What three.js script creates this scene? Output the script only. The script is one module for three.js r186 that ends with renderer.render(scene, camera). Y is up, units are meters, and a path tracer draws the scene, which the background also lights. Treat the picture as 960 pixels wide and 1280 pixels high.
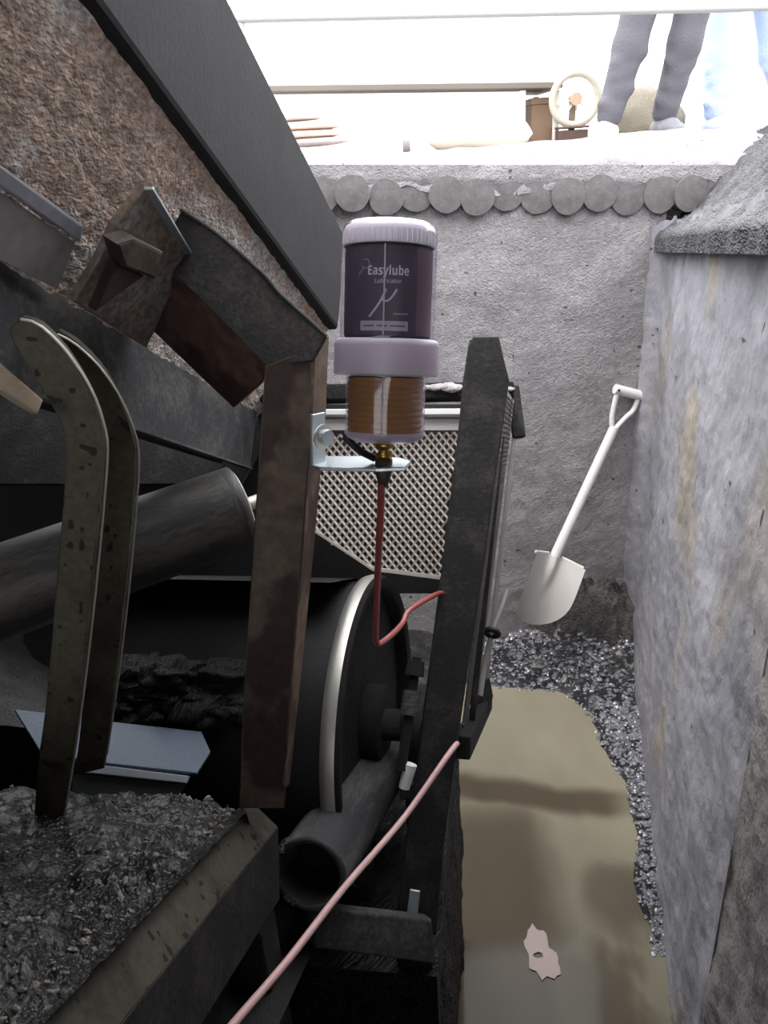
import * as THREE from 'three';
import { RoundedBoxGeometry } from 'three/addons/geometries/RoundedBoxGeometry.js';
import { MarchingCubes } from 'three/addons/objects/MarchingCubes.js';
import { ImprovedNoise } from 'three/addons/math/ImprovedNoise.js';
import * as BGU from 'three/addons/utils/BufferGeometryUtils.js';

// ------------------------------------------------------------------ camera, sky, sun, exposure
const EYE = 2.15, PITCH = -24.8, ROLL = -3.5, FOCAL = 985;
const scene = new THREE.Scene();
const camera = new THREE.PerspectiveCamera(2 * Math.atan(640 / FOCAL) * 180 / Math.PI, 960 / 1280, 0.05, 200);
camera.position.set(0, EYE, 0);
camera.rotation.order = 'YXZ';
camera.rotation.set(PITCH * Math.PI / 180, 0, ROLL * Math.PI / 180);
camera.updateMatrixWorld(true);
scene.add(camera);
const renderer = new THREE.WebGLRenderer({ antialias: true });
renderer.toneMapping = THREE.LinearToneMapping;
renderer.toneMappingExposure = 1.95;
renderer.shadowMap.enabled = true;
{ // an even bright overcast sky, a little brighter towards the zenith
  const w = 64, h = 32, d = new Float32Array(w * h * 4);
  for (let y = 0; y < h; y++) for (let x = 0; x < w; x++) {
    const el = Math.max(0, Math.sin(((y + 0.5) / h - 0.5) * Math.PI)), l = 2.6 * (0.8 + 0.4 * el), i = (y * w + x) * 4;
    d[i] = l * 0.985; d[i + 1] = l; d[i + 2] = l * 1.035; d[i + 3] = 1;
  }
  const sky = new THREE.DataTexture(d, w, h, THREE.RGBAFormat, THREE.FloatType);
  sky.mapping = THREE.EquirectangularReflectionMapping; sky.magFilter = THREE.LinearFilter; sky.colorSpace = THREE.LinearSRGBColorSpace; sky.needsUpdate = true;
  scene.background = sky; scene.environment = sky;
}
const sun = new THREE.DirectionalLight(0xfff6ea, 0.6);     // sun behind thin cloud: very soft
sun.position.set(-2.2, 8.0, -1.0); sun.target.position.set(0.6, 0.5, -2.4);
sun.castShadow = true; sun.shadow.radius = 30; sun.shadow.mapSize.set(2048, 2048);
Object.assign(sun.shadow.camera, { left: -5, right: 5, top: 5, bottom: -5, near: 0.5, far: 20 });
scene.add(sun, sun.target);

// ------------------------------------------------------------------ helpers
const V = (x, y, z) => new THREE.Vector3(x, y, z);
let seed = 7;
const rnd = () => { seed = (seed * 1664525 + 1013904223) >>> 0; return seed / 4294967296; };
const IN = new ImprovedNoise();
const n3 = (x, y, z) => IN.noise(x + 31.7, y + 17.3, z + 5.9);
const fbm = (x, y, z, o = 4) => { let s = 0, a = 0.5, f = 1; for (let i = 0; i < o; i++) { s += a * n3(x * f, y * f, z * f); a *= 0.5; f *= 2.03; } return s; };
const sm = (a, b, x) => { const t = Math.min(1, Math.max(0, (x - a) / (b - a))); return t * t * (3 - 2 * t); };
const mix = (a, b, t) => a + (b - a) * t;
const eye = camera.position.clone();
const ray = (px, py) => V((px - 480) / FOCAL, (640 - py) / FOCAL, -1).applyQuaternion(camera.quaternion);   // unit depth along the lens axis
const at = (px, py, d) => eye.clone().addScaledVector(ray(px, py), d);
const onY = (px, py, y) => { const r = ray(px, py); return eye.clone().addScaledVector(r, (y - eye.y) / r.y); };
const onZ = (px, py, z) => { const r = ray(px, py); return eye.clone().addScaledVector(r, (z - eye.z) / r.z); };
const onPlane = (px, py, p0, n) => { const r = ray(px, py); return eye.clone().addScaledVector(r, p0.clone().sub(eye).dot(n) / r.dot(n)); };
const AX = ray(620, 690).normalize();                          // the conveyor runs down and away along this line
const SIDE = V(0, 1, 0).cross(AX).negate().normalize();        // level, across the conveyor, to the right
const NRM = SIDE.clone().cross(AX).normalize();                // out of the belt, upwards
const go = (p, a = 0, s = 0, n = 0) => p.clone().addScaledVector(AX, a).addScaledVector(SIDE, s).addScaledVector(NRM, n);

const names = {};
const numbered = (n) => { const k = names[n] = (names[n] ?? -1) + 1; return k ? n + '_' + String(k).padStart(3, '0') : n; };
function thing(name, label, category, base, group, kind) {
  const o = new THREE.Group(); o.name = numbered(name); o.position.copy(base); scene.add(o);
  o.userData = { label, category }; if (group) o.userData.group = group; if (kind) o.userData.kind = kind;
  return o;
}
function origin(o) { const p = V(0, 0, 0); for (let q = o; q && q !== scene; q = q.parent) p.add(q.position); return p; }
function mesh(name, geo, mat, parent, label) {                 // geo is in world coordinates; rebased onto its parent
  if (Array.isArray(geo)) geo = join(geo);
  const m = new THREE.Mesh(geo, mat), o = origin(parent);
  geo.translate(-o.x, -o.y, -o.z);
  m.name = parent === scene ? numbered(name) : name; m.castShadow = m.receiveShadow = true; parent.add(m);
  if (label) m.userData.label = label;
  return m;
}
function single(name, label, category, geo, mat, group, kind) {   // a thing that is one mesh, its origin at its base
  if (Array.isArray(geo)) geo = join(geo);
  geo.computeBoundingBox(); const b = geo.boundingBox, c = V((b.min.x + b.max.x) / 2, b.min.y, (b.min.z + b.max.z) / 2);
  geo.translate(-c.x, -c.y, -c.z);
  const m = new THREE.Mesh(geo, mat); m.position.copy(c); m.name = numbered(name); m.castShadow = m.receiveShadow = true;
  m.userData = { label, category }; if (group) m.userData.group = group; if (kind) m.userData.kind = kind;
  scene.add(m); return m;
}
function structure(name, geo, mat) { const m = mesh(name, geo, mat, scene); m.name = name; m.userData.kind = 'structure'; return m; }
function join(list) {
  const g = list.map((q) => { const e = q.index ? q.toNonIndexed() : q; for (const k of Object.keys(e.attributes)) if (!['position', 'normal', 'uv'].includes(k)) e.deleteAttribute(k); return e; });
  return g.length === 1 ? g[0] : BGU.mergeGeometries(g);
}
const basis = (ex, ey, ez, o) => new THREE.Matrix4().makeBasis(ex, ey, ez).setPosition(o);
function frameAlong(dir, hint = V(0, 1, 0)) {                  // y along dir
  const y = dir.clone().normalize(); let x = hint.clone().addScaledVector(y, -hint.dot(y));
  if (x.lengthSq() < 1e-6) { x = V(1, 0, 0); x.addScaledVector(y, -x.dot(y)); } x.normalize();
  return [x, y, x.clone().cross(y)];
}
// a flat plate: an outline in space, thickened away from the eye (or along dir), edges slightly rounded
function plate(pts, thick, { bevel = 0.0012, dir = null, holes = [], curve = false } = {}) {
  const n = V(0, 0, 0); for (let i = 0; i < pts.length; i++) n.add(pts[i].clone().cross(pts[(i + 1) % pts.length]));
  n.normalize(); const c = pts.reduce((a, p) => a.add(p), V(0, 0, 0)).multiplyScalar(1 / pts.length);
  const toward = dir ? dir.clone().negate() : eye.clone().sub(c); if (n.dot(toward) < 0) n.negate();
  const ex = pts[1].clone().sub(pts[0]); ex.addScaledVector(n, -ex.dot(n)).normalize(); const ey = n.clone().cross(ex);
  const q = (p) => new THREE.Vector2(p.clone().sub(c).dot(ex), p.clone().sub(c).dot(ey));
  const sh = new THREE.Shape(), f = pts.map(q);
  if (curve) { sh.moveTo(f[0].x, f[0].y); sh.splineThru(f.slice(1)); sh.closePath(); } else sh.setFromPoints(f);
  for (const h of holes) sh.holes.push(new THREE.Path(h.map(q)));
  bevel = Math.min(bevel, thick * 0.4);
  const g = new THREE.ExtrudeGeometry(sh, { depth: thick - 2 * bevel, bevelThickness: bevel, bevelSize: bevel, bevelOffset: -bevel, bevelSegments: 2, curveSegments: 8 });
  g.translate(0, 0, -thick + bevel); return g.applyMatrix4(basis(ex, ey, n, c));
}
function beam(p0, p1, w, h, hint, r = 0.002) {                 // solid bar from p0 to p1; w along hint, h across
  const d = p1.clone().sub(p0), [x, y, z] = frameAlong(d, hint), L = d.length();
  const g = new RoundedBoxGeometry(w, L, h, 2, Math.min(r, w * 0.45, h * 0.45));
  const uv = g.attributes.uv; for (let i = 0; i < uv.count; i++) uv.setXY(i, uv.getX(i) * w, uv.getY(i) * L);
  return g.applyMatrix4(basis(x, y, z, p0.clone().add(p1).multiplyScalar(0.5)));
}
function cyl(p0, p1, r0, r1 = r0, seg = 24, open = false) {
  const d = p1.clone().sub(p0), [x, y, z] = frameAlong(d), g = new THREE.CylinderGeometry(r1, r0, d.length(), seg, 1, open);
  return g.applyMatrix4(basis(x, y, z, p0.clone().add(p1).multiplyScalar(0.5)));
}
function lathe(profile, base, axis, seg = 48) {                // profile [radius, height] pairs
  const [x, y, z] = frameAlong(axis);
  return new THREE.LatheGeometry(profile.map(([r, t]) => new THREE.Vector2(r, t)), seg).applyMatrix4(basis(x, y, z, base));
}
function ribbon(A, B, off) {                                    // bent strip between two edges, with thickness
  const P = [], U = [], I = [], N = A.length; let l = 0;
  for (let i = 0; i < N; i++) { if (i) l += A[i].distanceTo(A[i - 1]); for (const p of [A[i], B[i], B[i].clone().add(off), A[i].clone().add(off)]) P.push(p.x, p.y, p.z); U.push(0, l, A[i].distanceTo(B[i]), l, A[i].distanceTo(B[i]), l, 0, l); }
  for (let i = 0; i < N - 1; i++) for (let k = 0; k < 4; k++) { const a = i * 4 + k, b = i * 4 + (k + 1) % 4; I.push(a, b, b + 4, a, b + 4, a + 4); }
  I.push(0, 2, 1, 0, 3, 2); const e = (N - 1) * 4; I.push(e, e + 1, e + 2, e, e + 2, e + 3);
  const g = new THREE.BufferGeometry(); g.setAttribute('position', new THREE.Float32BufferAttribute(P, 3)); g.setAttribute('uv', new THREE.Float32BufferAttribute(U, 2)); g.setIndex(I);
  const f = g.toNonIndexed(); f.computeVertexNormals(); return f;
}
function hex(p0, p1, r) { return cyl(p0, p1, r, r, 6); }
function tube(pts, r, seg = 60, tension = 0.5, rs = 10) { return new THREE.TubeGeometry(new THREE.CatmullRomCurve3(pts, false, 'catmullrom', tension), seg, r, rs, false); }
function surface(nu, nv, fn) {                                 // grid in space; fn(u, v) -> [point, uvx, uvy]
  const g = new THREE.BufferGeometry(), P = [], U = [], I = [];
  for (let j = 0; j <= nv; j++) for (let i = 0; i <= nu; i++) { const [p, a, b] = fn(i / nu, j / nv); P.push(p.x, p.y, p.z); U.push(a, b); }
  for (let j = 0; j < nv; j++) for (let i = 0; i < nu; i++) { const a = j * (nu + 1) + i, b = a + 1, c = a + nu + 1, d = c + 1; I.push(a, b, d, a, d, c); }
  g.setAttribute('position', new THREE.Float32BufferAttribute(P, 3)); g.setAttribute('uv', new THREE.Float32BufferAttribute(U, 2)); g.setIndex(I); g.computeVertexNormals();
  return g;
}
function blob(r, c, s = [1, 1, 1], rough = 0.25, k = 1, detail = 3, rot = 0) {
  const g = new THREE.IcosahedronGeometry(1, detail), p = g.attributes.position, off = rnd() * 50;
  for (let i = 0; i < p.count; i++) { const v = V(p.getX(i), p.getY(i), p.getZ(i)); const f = 1 + rough * 2 * fbm(v.x * k + off, v.y * k, v.z * k, 3); p.setXYZ(i, v.x * f * r * s[0], v.y * f * r * s[1], v.z * f * r * s[2]); }
  const m = BGU.mergeVertices((g.deleteAttribute('normal'), g.deleteAttribute('uv'), g)); m.computeVertexNormals();
  const uv = new Float32Array(m.attributes.position.count * 2); for (let i = 0; i < uv.length / 2; i++) { uv[2 * i] = m.attributes.position.getX(i) + m.attributes.position.getZ(i) * 0.4; uv[2 * i + 1] = m.attributes.position.getY(i) + m.attributes.position.getZ(i) * 0.6; }
  m.setAttribute('uv', new THREE.BufferAttribute(uv, 2)); m.rotateY(rot); return m.translate(c.x, c.y, c.z);
}

// ------------------------------------------------------------------ procedural textures (tileable)
function lattice(p, s) { const t = new Float32Array(p * p); let k = s * 7919 + 13; for (let i = 0; i < t.length; i++) { k = (k * 1664525 + 1013904223) >>> 0; t[i] = k / 4294967296; } return t; }
const LT = {};
function vn(u, v, p, s) {                                      // value noise, period p cells over the tile
  const t = LT[p + '_' + s] ??= lattice(p, s + p * 3), x = ((u * p) % p + p) % p, y = ((v * p) % p + p) % p, i = Math.floor(x), j = Math.floor(y);
  let a = x - i, b = y - j; a = a * a * (3 - 2 * a); b = b * b * (3 - 2 * b); const i1 = (i + 1) % p, j1 = (j + 1) % p;
  return mix(mix(t[j * p + i], t[j * p + i1], a), mix(t[j1 * p + i], t[j1 * p + i1], a), b);
}
function tn(u, v, p, o = 4, s = 1, g = 0.55) { let r = 0, a = 1, w = 0; for (let i = 0; i < o; i++) { r += a * vn(u, v, p << i, s + i); w += a; a *= g; } return r / w; }
function texture(size, fn, srgb = true, metres = 1) {
  const d = new Uint8Array(size * size * 4), out = [0, 0, 0];
  for (let y = 0; y < size; y++) for (let x = 0; x < size; x++) {
    fn((x + 0.5) / size, (y + 0.5) / size, out); const i = (y * size + x) * 4;
    for (let c = 0; c < 3; c++) d[i + c] = Math.max(0, Math.min(255, out[c] * 255)); d[i + 3] = 255;
  }
  const t = new THREE.DataTexture(d, size, size); t.wrapS = t.wrapT = THREE.RepeatWrapping; t.magFilter = THREE.LinearFilter; t.minFilter = THREE.LinearMipmapLinearFilter; t.generateMipmaps = true;
  if (srgb) t.colorSpace = THREE.SRGBColorSpace; t.repeat.set(1 / metres, 1 / metres); t.needsUpdate = true; return t;
}
const set = (o, r, g, b) => { o[0] = r; o[1] = g; o[2] = b; };
const lerp3 = (o, a, b, t) => set(o, mix(a[0], b[0], t), mix(a[1], b[1], t), mix(a[2], b[2], t));
const grey = (fn) => (u, v, o) => { const x = fn(u, v); set(o, x, x, x); };
const std = (o) => new THREE.MeshStandardMaterial({ side: THREE.DoubleSide, ...o });
const phys = (o) => new THREE.MeshPhysicalMaterial({ side: THREE.DoubleSide, ...o });

const T = {};
T.grainBump = texture(512, grey((u, v) => 0.55 * tn(u, v, 24, 4, 3) + 0.45 * tn(u, v, 90, 3, 9)), false, 0.6);
T.fineBump = texture(512, grey((u, v) => tn(u, v, 60, 4, 21)), false, 0.3);
T.concrete = texture(1024, (u, v, o) => {
  const big = tn(u, v, 5, 4, 31), mid = tn(u, v, 20, 4, 37), fine = tn(u, v, 130, 3, 41), t = 0.45 + 0.55 * (big - 0.5) + 0.5 * (mid - 0.5) + 0.55 * (fine - 0.5);
  lerp3(o, [0.51, 0.495, 0.50], [0.71, 0.695, 0.70], t);
  const pit = tn(u, v, 64, 2, 47); if (pit > 0.85) { const k = sm(0.85, 0.92, pit) * 0.45; o[0] *= 1 - k; o[1] *= 1 - k; o[2] *= 1 - k; }
}, true, 1.6);
T.sideConcrete = texture(1024, (u, v, o) => {                  // cast face: faint upright bands, blue-grey and ochre stains
  const band = tn(u * 1, v * 0.12 + 0.3, 12, 3, 51), big = tn(u, v, 4, 4, 53), fine = tn(u, v, 140, 3, 57), t = 0.4 + 0.5 * (band - 0.5) + 0.55 * (big - 0.5) + 0.45 * (fine - 0.5);
  lerp3(o, [0.50, 0.50, 0.525], [0.70, 0.69, 0.71], t); const oc = sm(0.52, 0.72, tn(u, v * 0.5, 4, 3, 59)); o[0] *= 1 + 0.06 * oc; o[2] *= 1 - 0.12 * oc;
  const pit = tn(u, v, 48, 2, 61); if (pit > 0.86) { const k = sm(0.86, 0.93, pit) * 0.55; o[0] *= 1 - k; o[1] *= 1 - k; o[2] *= 1 - k; }
}, true, 1.5);
T.rust = texture(1024, (u, v, o) => {                          // dusty plate with rust blooming through
  const a = tn(u, v, 6, 5, 71), b = tn(u, v, 40, 4, 73), f = tn(u, v, 150, 2, 79);
  lerp3(o, [0.66, 0.635, 0.615], [0.58, 0.51, 0.465], sm(0.42, 0.62, a + 0.3 * (b - 0.5)));
  const k = 0.62 + 1.2 * (0.45 * b + 0.55 * f); o[0] *= k; o[1] *= k; o[2] *= k;
}, true, 0.8);
T.brown = texture(512, (u, v, o) => {                          // grimy brown steel with dark grease blots
  const a = tn(u, v, 5, 4, 83), b = tn(u, v, 30, 4, 89); lerp3(o, [0.42, 0.375, 0.33], [0.25, 0.185, 0.16], sm(0.42, 0.62, a)); const k = 0.75 + 0.5 * b; o[0] *= k; o[1] *= k; o[2] *= k;
}, true, 0.35);
T.dust = texture(512, (u, v, o) => {                           // dark paint under grey dust
  const a = tn(u, v, 8, 5, 97), f = tn(u, v, 100, 2, 101); lerp3(o, [0.20, 0.20, 0.21], [0.36, 0.35, 0.34], sm(0.35, 0.7, 0.7 * a + 0.3 * f));
}, true, 0.5);
T.black = texture(512, (u, v, o) => { const a = tn(u, v, 10, 5, 103), f = tn(u, v, 90, 2, 107); lerp3(o, [0.10, 0.095, 0.10], [0.22, 0.20, 0.20], sm(0.4, 0.75, 0.7 * a + 0.3 * f)); }, true, 0.4);
T.olive = texture(512, (u, v, o) => { const a = tn(u, v, 7, 5, 109), f = tn(u, v, 80, 3, 113); lerp3(o, [0.36, 0.355, 0.31], [0.25, 0.24, 0.20], sm(0.4, 0.7, a)); const k = 0.85 + 0.3 * f; o[0] *= k; o[1] *= k; o[2] *= k; if (tn(u, v, 40, 2, 115) > 0.78) set(o, 0.13, 0.11, 0.09); }, true, 0.45);
T.mud = texture(1024, (u, v, o) => { const a = tn(u, v, 12, 5, 127), f = tn(u, v, 120, 3, 131); lerp3(o, [0.20, 0.19, 0.19], [0.40, 0.39, 0.385], sm(0.3, 0.75, 0.5 * a + 0.5 * f)); }, true, 0.8);
T.mudBump = texture(512, grey((u, v) => 0.5 * tn(u, v, 40, 3, 137) + 0.5 * tn(u, v, 110, 2, 139)), false, 0.35);
T.wetBump = T.mudBump.clone(); T.wetBump.repeat.set(7, 7); T.wetBump.needsUpdate = true;
T.brush = texture(256, grey((u, v) => tn(u, v * 0.06, 120, 2, 143)), false, 0.1);

const M = {};
M.wall = std({ map: T.concrete, roughness: 0.93, bumpMap: T.mudBump, bumpScale: 0.006 });
M.side = std({ map: T.sideConcrete, roughness: 0.85, bumpMap: T.grainBump, bumpScale: 0.0025 });
M.nearCast = std({ map: T.concrete, color: 0xe6e4e0, roughness: 0.95, bumpMap: T.grainBump, bumpScale: 0.004 });
M.rim = std({ map: T.concrete, color: 0xfbf9f8, roughness: 0.95, bumpMap: T.mudBump, bumpScale: 0.008 });
M.soil = std({ map: T.mud, roughness: 0.6, bumpMap: T.mudBump, bumpScale: 0.010, color: 0xffffff });
M.wet = phys({ map: T.mud, color: 0xc4c4cc, roughness: 0.28, bumpMap: T.wetBump, bumpScale: 0.010, clearcoat: 0.6, clearcoatRoughness: 0.25 });
M.spill = phys({ map: T.mud, color: 0x8c8a88, roughness: 0.4, bumpMap: T.mudBump, bumpScale: 0.012, clearcoat: 0.3, clearcoatRoughness: 0.3 });
M.plinthShade = std({ map: T.black, color: 0x8a8683, roughness: 0.55, bumpMap: T.mudBump, bumpScale: 0.01 });  // near-black tone standing in for shade under the machine
M.bank = phys({ map: T.mud, color: 0xdcdce6, roughness: 0.5, bumpMap: T.mudBump, bumpScale: 0.02, clearcoat: 0.3, clearcoatRoughness: 0.4 });
M.ground = std({ color: 0x8f8b84, roughness: 0.95, bumpMap: T.mudBump, bumpScale: 0.006 });
M.rust = std({ map: T.rust, color: 0xffffff, roughness: 0.85, bumpMap: T.mudBump, bumpScale: 0.006 });
M.brown = std({ map: T.brown, color: 0xd2c9c0, roughness: 0.7, bumpMap: T.fineBump, bumpScale: 0.0008 });
M.dust = std({ map: T.dust, roughness: 0.75, bumpMap: T.fineBump, bumpScale: 0.0006 });
M.rail = std({ map: T.dust, color: 0x585760, roughness: 0.8, bumpMap: T.fineBump, bumpScale: 0.0003 });
M.black = std({ map: T.black, roughness: 0.7, bumpMap: T.fineBump, bumpScale: 0.0008 });
M.grime = std({ map: T.black, color: 0x887c78, roughness: 0.8, bumpMap: T.mudBump, bumpScale: 0.003 });
M.olive = std({ map: T.olive, color: 0xcfcbc0, roughness: 0.8, bumpMap: T.fineBump, bumpScale: 0.0006 });
M.belt = std({ color: 0x181818, roughness: 0.6, bumpMap: T.fineBump, bumpScale: 0.0006 });
M.roller = std({ map: T.dust, color: 0xd8d4c8, roughness: 0.55, metalness: 0.1 });
M.zinc = std({ color: 0xc4ccd0, metalness: 0.85, roughness: 0.35, bumpMap: T.fineBump, bumpScale: 0.0002 });
M.bright = std({ color: 0xd8d4cc, metalness: 0.75, roughness: 0.38, bumpMap: T.brush, bumpScale: 0.0002 });
M.strand = std({ color: 0xcabfb4, roughness: 0.5, metalness: 0.1 });
M.white = std({ color: 0xe9e7e4, roughness: 0.5 });
M.cage = std({ color: 0x9d9896, roughness: 0.6, metalness: 0.2 });
M.clear = phys({ color: 0xf6f2fb, transmission: 1, thickness: 0, roughness: 0.04, ior: 1.45 });
M.milky = phys({ color: 0xe6dbe8, transmission: 0.55, thickness: 0, roughness: 0.35, ior: 1.45 });
M.cap = std({ color: 0xf3f2f3, roughness: 0.35 });
M.grease = phys({ color: 0x9c7444, roughness: 0.4, clearcoat: 0.4 });
M.brass = std({ color: 0xb08d4a, metalness: 0.9, roughness: 0.3 });
M.rubber = std({ color: 0x151515, roughness: 0.55 });
M.redHose = phys({ color: 0x9a4a48, roughness: 0.35, clearcoat: 0.3 });
M.pinkHose = phys({ color: 0xc9a09e, roughness: 0.4, clearcoat: 0.2 });
M.blue = std({ color: 0x566271, roughness: 0.5, bumpMap: T.fineBump, bumpScale: 0.0004 });

// ------------------------------------------------------------------ the pit
const WZ = -3.1;                                               // far wall
const R0 = onY(784, 835, 0), R1 = onY(834, 1275, 0);           // foot of the right wall, far and near
const rDir = R1.clone().sub(R0).setY(0).normalize();           // along the right wall towards the camera
const rN = V(-rDir.z, 0, rDir.x); if (rN.x > 0) rN.negate();   // into the pit
const corner = R0.clone().addScaledVector(rDir, (WZ - R0.z) / rDir.z).setY(0);
const rimL = onZ(400, 243, WZ), rimR = onZ(840, 243, WZ), rimY = (x) => rimL.y + (rimR.y - rimL.y) * (x - rimL.x) / (rimR.x - rimL.x);
const RIMY = rimY(0.5);                                             // centre of the row of pile ends
const rel = (p, q, o) => fbm(p * 4, q * 4, o, 3) * 0.016 + fbm(p * 17 + q * 5, q * 17 - p * 5, o + 4, 3) * 0.0025 + Math.max(0, fbm(p * 48, q * 48, o + 9, 2)) * 0.006;
{
  // far wall: rough rendered face, with thickness behind
  const x0 = -1.9, x1 = corner.x + 0.02, top = RIMY - 0.03, topX = (x) => rimY(x) - 0.03;
  const face = surface(300, 200, (u, v) => { const x = mix(x0, x1, u), y = mix(-0.3, topX(x), v); return [V(x, y, WZ + rel(x, y, 1) + 0.02 * Math.sin(x * 2.1)), x, y]; });
  const grout = surface(300, 16, (u, v) => { const x = mix(x0, x1 + 0.5, u), y = mix(rimY(x) - 0.004, rimY(x) + 0.10, v); return [V(x, y, WZ + 0.024 + 0.016 * sm(0, 0.06, y - rimY(x)) + 0.4 * rel(x, y, 1) + 0.008 * fbm(x * 9, y * 9, 3, 3) - 0.05 * (v === 0)), x, y]; });
  const box = new THREE.BoxGeometry(x1 - x0 + 0.6, top + 0.3, 0.3).translate((x0 + x1) / 2 + 0.3, (top - 0.3) / 2, WZ - 0.2);
  const wf = structure('wall_far', [face, box, grout, ...[0, 1, 2, 3, 4, 5, 6, 7].map((i) => { const x = mix(x0, x1 + 0.5, (i + 0.5) / 8); return new THREE.BoxGeometry((x1 + 0.5 - x0) / 8 + 0.002, 0.4, 0.2).translate(x, rimY(x) + 0.045 - 0.2, WZ - 0.18); })], M.wall);
  // the row of round pile ends under the rim
  const disc = [0, 1, 2].map((k) => { const g = new THREE.CylinderGeometry(0.0625, 0.0655, 0.12, 30, 2).rotateX(Math.PI / 2), p = g.attributes.position; for (let i = 0; i < p.count; i++) { const x = p.getX(i), y = p.getY(i); const f = 1 + 0.10 * fbm(x * 20 + k * 9, y * 20, k, 3); p.setXY(i, x * f, y * f); if (p.getZ(i) > 0.03) p.setZ(i, p.getZ(i) - 1.6 * (x * x + y * y)); } g.computeVertexNormals(); return g; });
  let k = 0; for (let px = 402; px < 905; px += 39.2 + 3 * Math.sin(px)) {
    const c = onZ(px, 245, WZ); const m = new THREE.Mesh(disc[k % 3], M.rim); m.name = 'pile_end'; m.position.set(c.x, rimY(c.x) + 0.008 * Math.sin(k * 2.3), WZ - 0.012 + 0.008 * Math.sin(k * 1.7)); m.rotation.z = k * 0.8; m.castShadow = m.receiveShadow = true; wf.add(m); k++;
  }
  for (let x = onZ(402, 245, WZ).x - 0.125; x > x0; x -= 0.127) { const m = new THREE.Mesh(disc[k % 3], M.rim); m.name = 'pile_end'; m.position.set(x, rimY(x), WZ - 0.015); m.rotation.z = k; m.castShadow = m.receiveShadow = true; wf.add(m); k++; }
}
const tA = onPlane(838, 272, R0, rN), tB = onPlane(958, 236, R0, rN), sOf = (p) => p.clone().sub(corner).setY(0).dot(rDir);
const topLine = (s) => tA.y + (tB.y - tA.y) * Math.min(1.6, (s - sOf(tA)) / (sOf(tB) - sOf(tA)));
{
  // right wall: two casts, the nearer one standing slightly proud, an open joint between them
  const jb = onPlane(872, 1278, R0, rN), jt = onPlane(955, 790, R0, rN), jx = jb.clone().add(jt).multiplyScalar(0.5);
  const along = (p) => p.clone().sub(corner).setY(0).dot(rDir), s0 = along(jx), topAt = (s) => topLine(s) + 0.03 * fbm(s * 3, 1, 2, 3) * 2;
  const lip = (s) => 0.025 * n3(s * 9, 2, 7);
  const face = (sa, sb, proud, nu) => surface(nu, 190, (u, v) => {
    const s = mix(sa, sb, u), y = mix(-0.3, topAt(s) + lip(s), v), belly = 0.035 * Math.sin(Math.PI * Math.min(1, y / 1.7)) * sm(0, 0.5, s) * 0 ;
    const r = 0.010 * fbm(s * 5, y * 5, 11, 4) * 2 + fbm(s * 26, y * 26, 13, 3) * 0.006 + 0.004 * Math.abs(Math.sin(s * 21)) * sm(1.4, 0.4, y);
    return [corner.clone().addScaledVector(rDir, s).addScaledVector(rN, proud + belly + r - 0.02 + 0.05 * sm(0.16, 0, s)).setY(y), s, y];
  });
  const back = (sa, sb) => { const a = corner.clone().addScaledVector(rDir, sa).addScaledVector(rN, -0.16), b = corner.clone().addScaledVector(rDir, sb).addScaledVector(rN, -0.16); return beam(a.setY(0.72), b.setY(0.72), 2.04, 0.26, V(0, 1, 0)); };
  structure('wall_right', [face(-0.05, s0 - 0.006, 0, 170), back(-0.3, 4.2)], M.side);
  const nf = face(s0 + 0.006, 4.2, 0.012, 190);
  const edge = surface(2, 60, (u, v) => { const y = mix(-0.3, topAt(s0), v); return [corner.clone().addScaledVector(rDir, s0 + 0.006).addScaledVector(rN, mix(-0.14, -0.006, u)).setY(y), u * 0.1, y]; });
  structure('wall_right_near', [nf, edge], M.nearCast);
}
// left and back walls of the pit, and an unseen deck, extended to cut skylight
structure('wall_left', new THREE.BoxGeometry(0.3, 2.7, 6).translate(-1.95, 0.85, -0.9), M.wall);
structure('wall_back', new THREE.BoxGeometry(4.4, 2.4, 0.3).translate(0, 0.7, 1.3), M.wall);
structure('ceiling_and_blockers', join([new THREE.BoxGeometry(6.2, 0.12, 3.0).translate(0.6, 2.62, 0.8), new THREE.BoxGeometry(1.9, 0.12, 1.5).translate(-1.25, 2.62, -1.45), new THREE.BoxGeometry(3.3, 0.12, 0.6).translate(2.05, 2.62, -1.0)]), M.dust);  // deck behind the viewer; left and right sections added to block skylight
structure('wall_right_blocker', new THREE.BoxGeometry(0.2, 0.62, 2.3).translate(1.12, 2.26, 0.15), M.wall);  // unseen wall added to keep skylight off the near right side
structure('wall_left_upper', new THREE.BoxGeometry(0.2, 0.7, 4.6).translate(-1.95, 2.4, -0.3), M.dust);

// floor: mud heaped into the far corner and along the right wall, sunk under the puddle
const heapC = onZ(740, 790, WZ + 0.1);
function floorY(x, z) {
  const p = V(x, 0, z).sub(corner), s = p.dot(rDir), d = p.dot(rN);            // along the right wall, and away from it
  let y = -0.03 + 0.010 * fbm(x * 4, 0, z * 4, 3);
  y += 0.075 * sm(0.62, 0.25, s) * sm(1.5, 0.3, x < 0 ? 1.5 : 0.3) ;
  const strip = mix(0.36, 0.06, sm(0.2, 1.15, s)) + 0.05 * n3(s * 5, 3, 0);
  y += 0.06 * sm(strip, strip * 0.4, d) * sm(1.9, 1.35, s);
  const h = Math.max(0, 1 - Math.hypot((x - heapC.x) / 0.42, (z - WZ) / 0.36)); y += 0.12 * sm(0, 0.9, h);
  y += 0.06 * sm(0.22, 0.0, x + 0.10 * sm(-1.2, -2.4, z) * -1 + 0.05 * n3(z * 6, 1, 1));   // bank under the machine
  const wetness = y > 0.0 ? 1 : 0.2;
  return y + wetness * (0.030 * fbm(x * 13, 5, z * 13, 4) + 0.008 * fbm(x * 45, 7, z * 45, 2));
}
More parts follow.
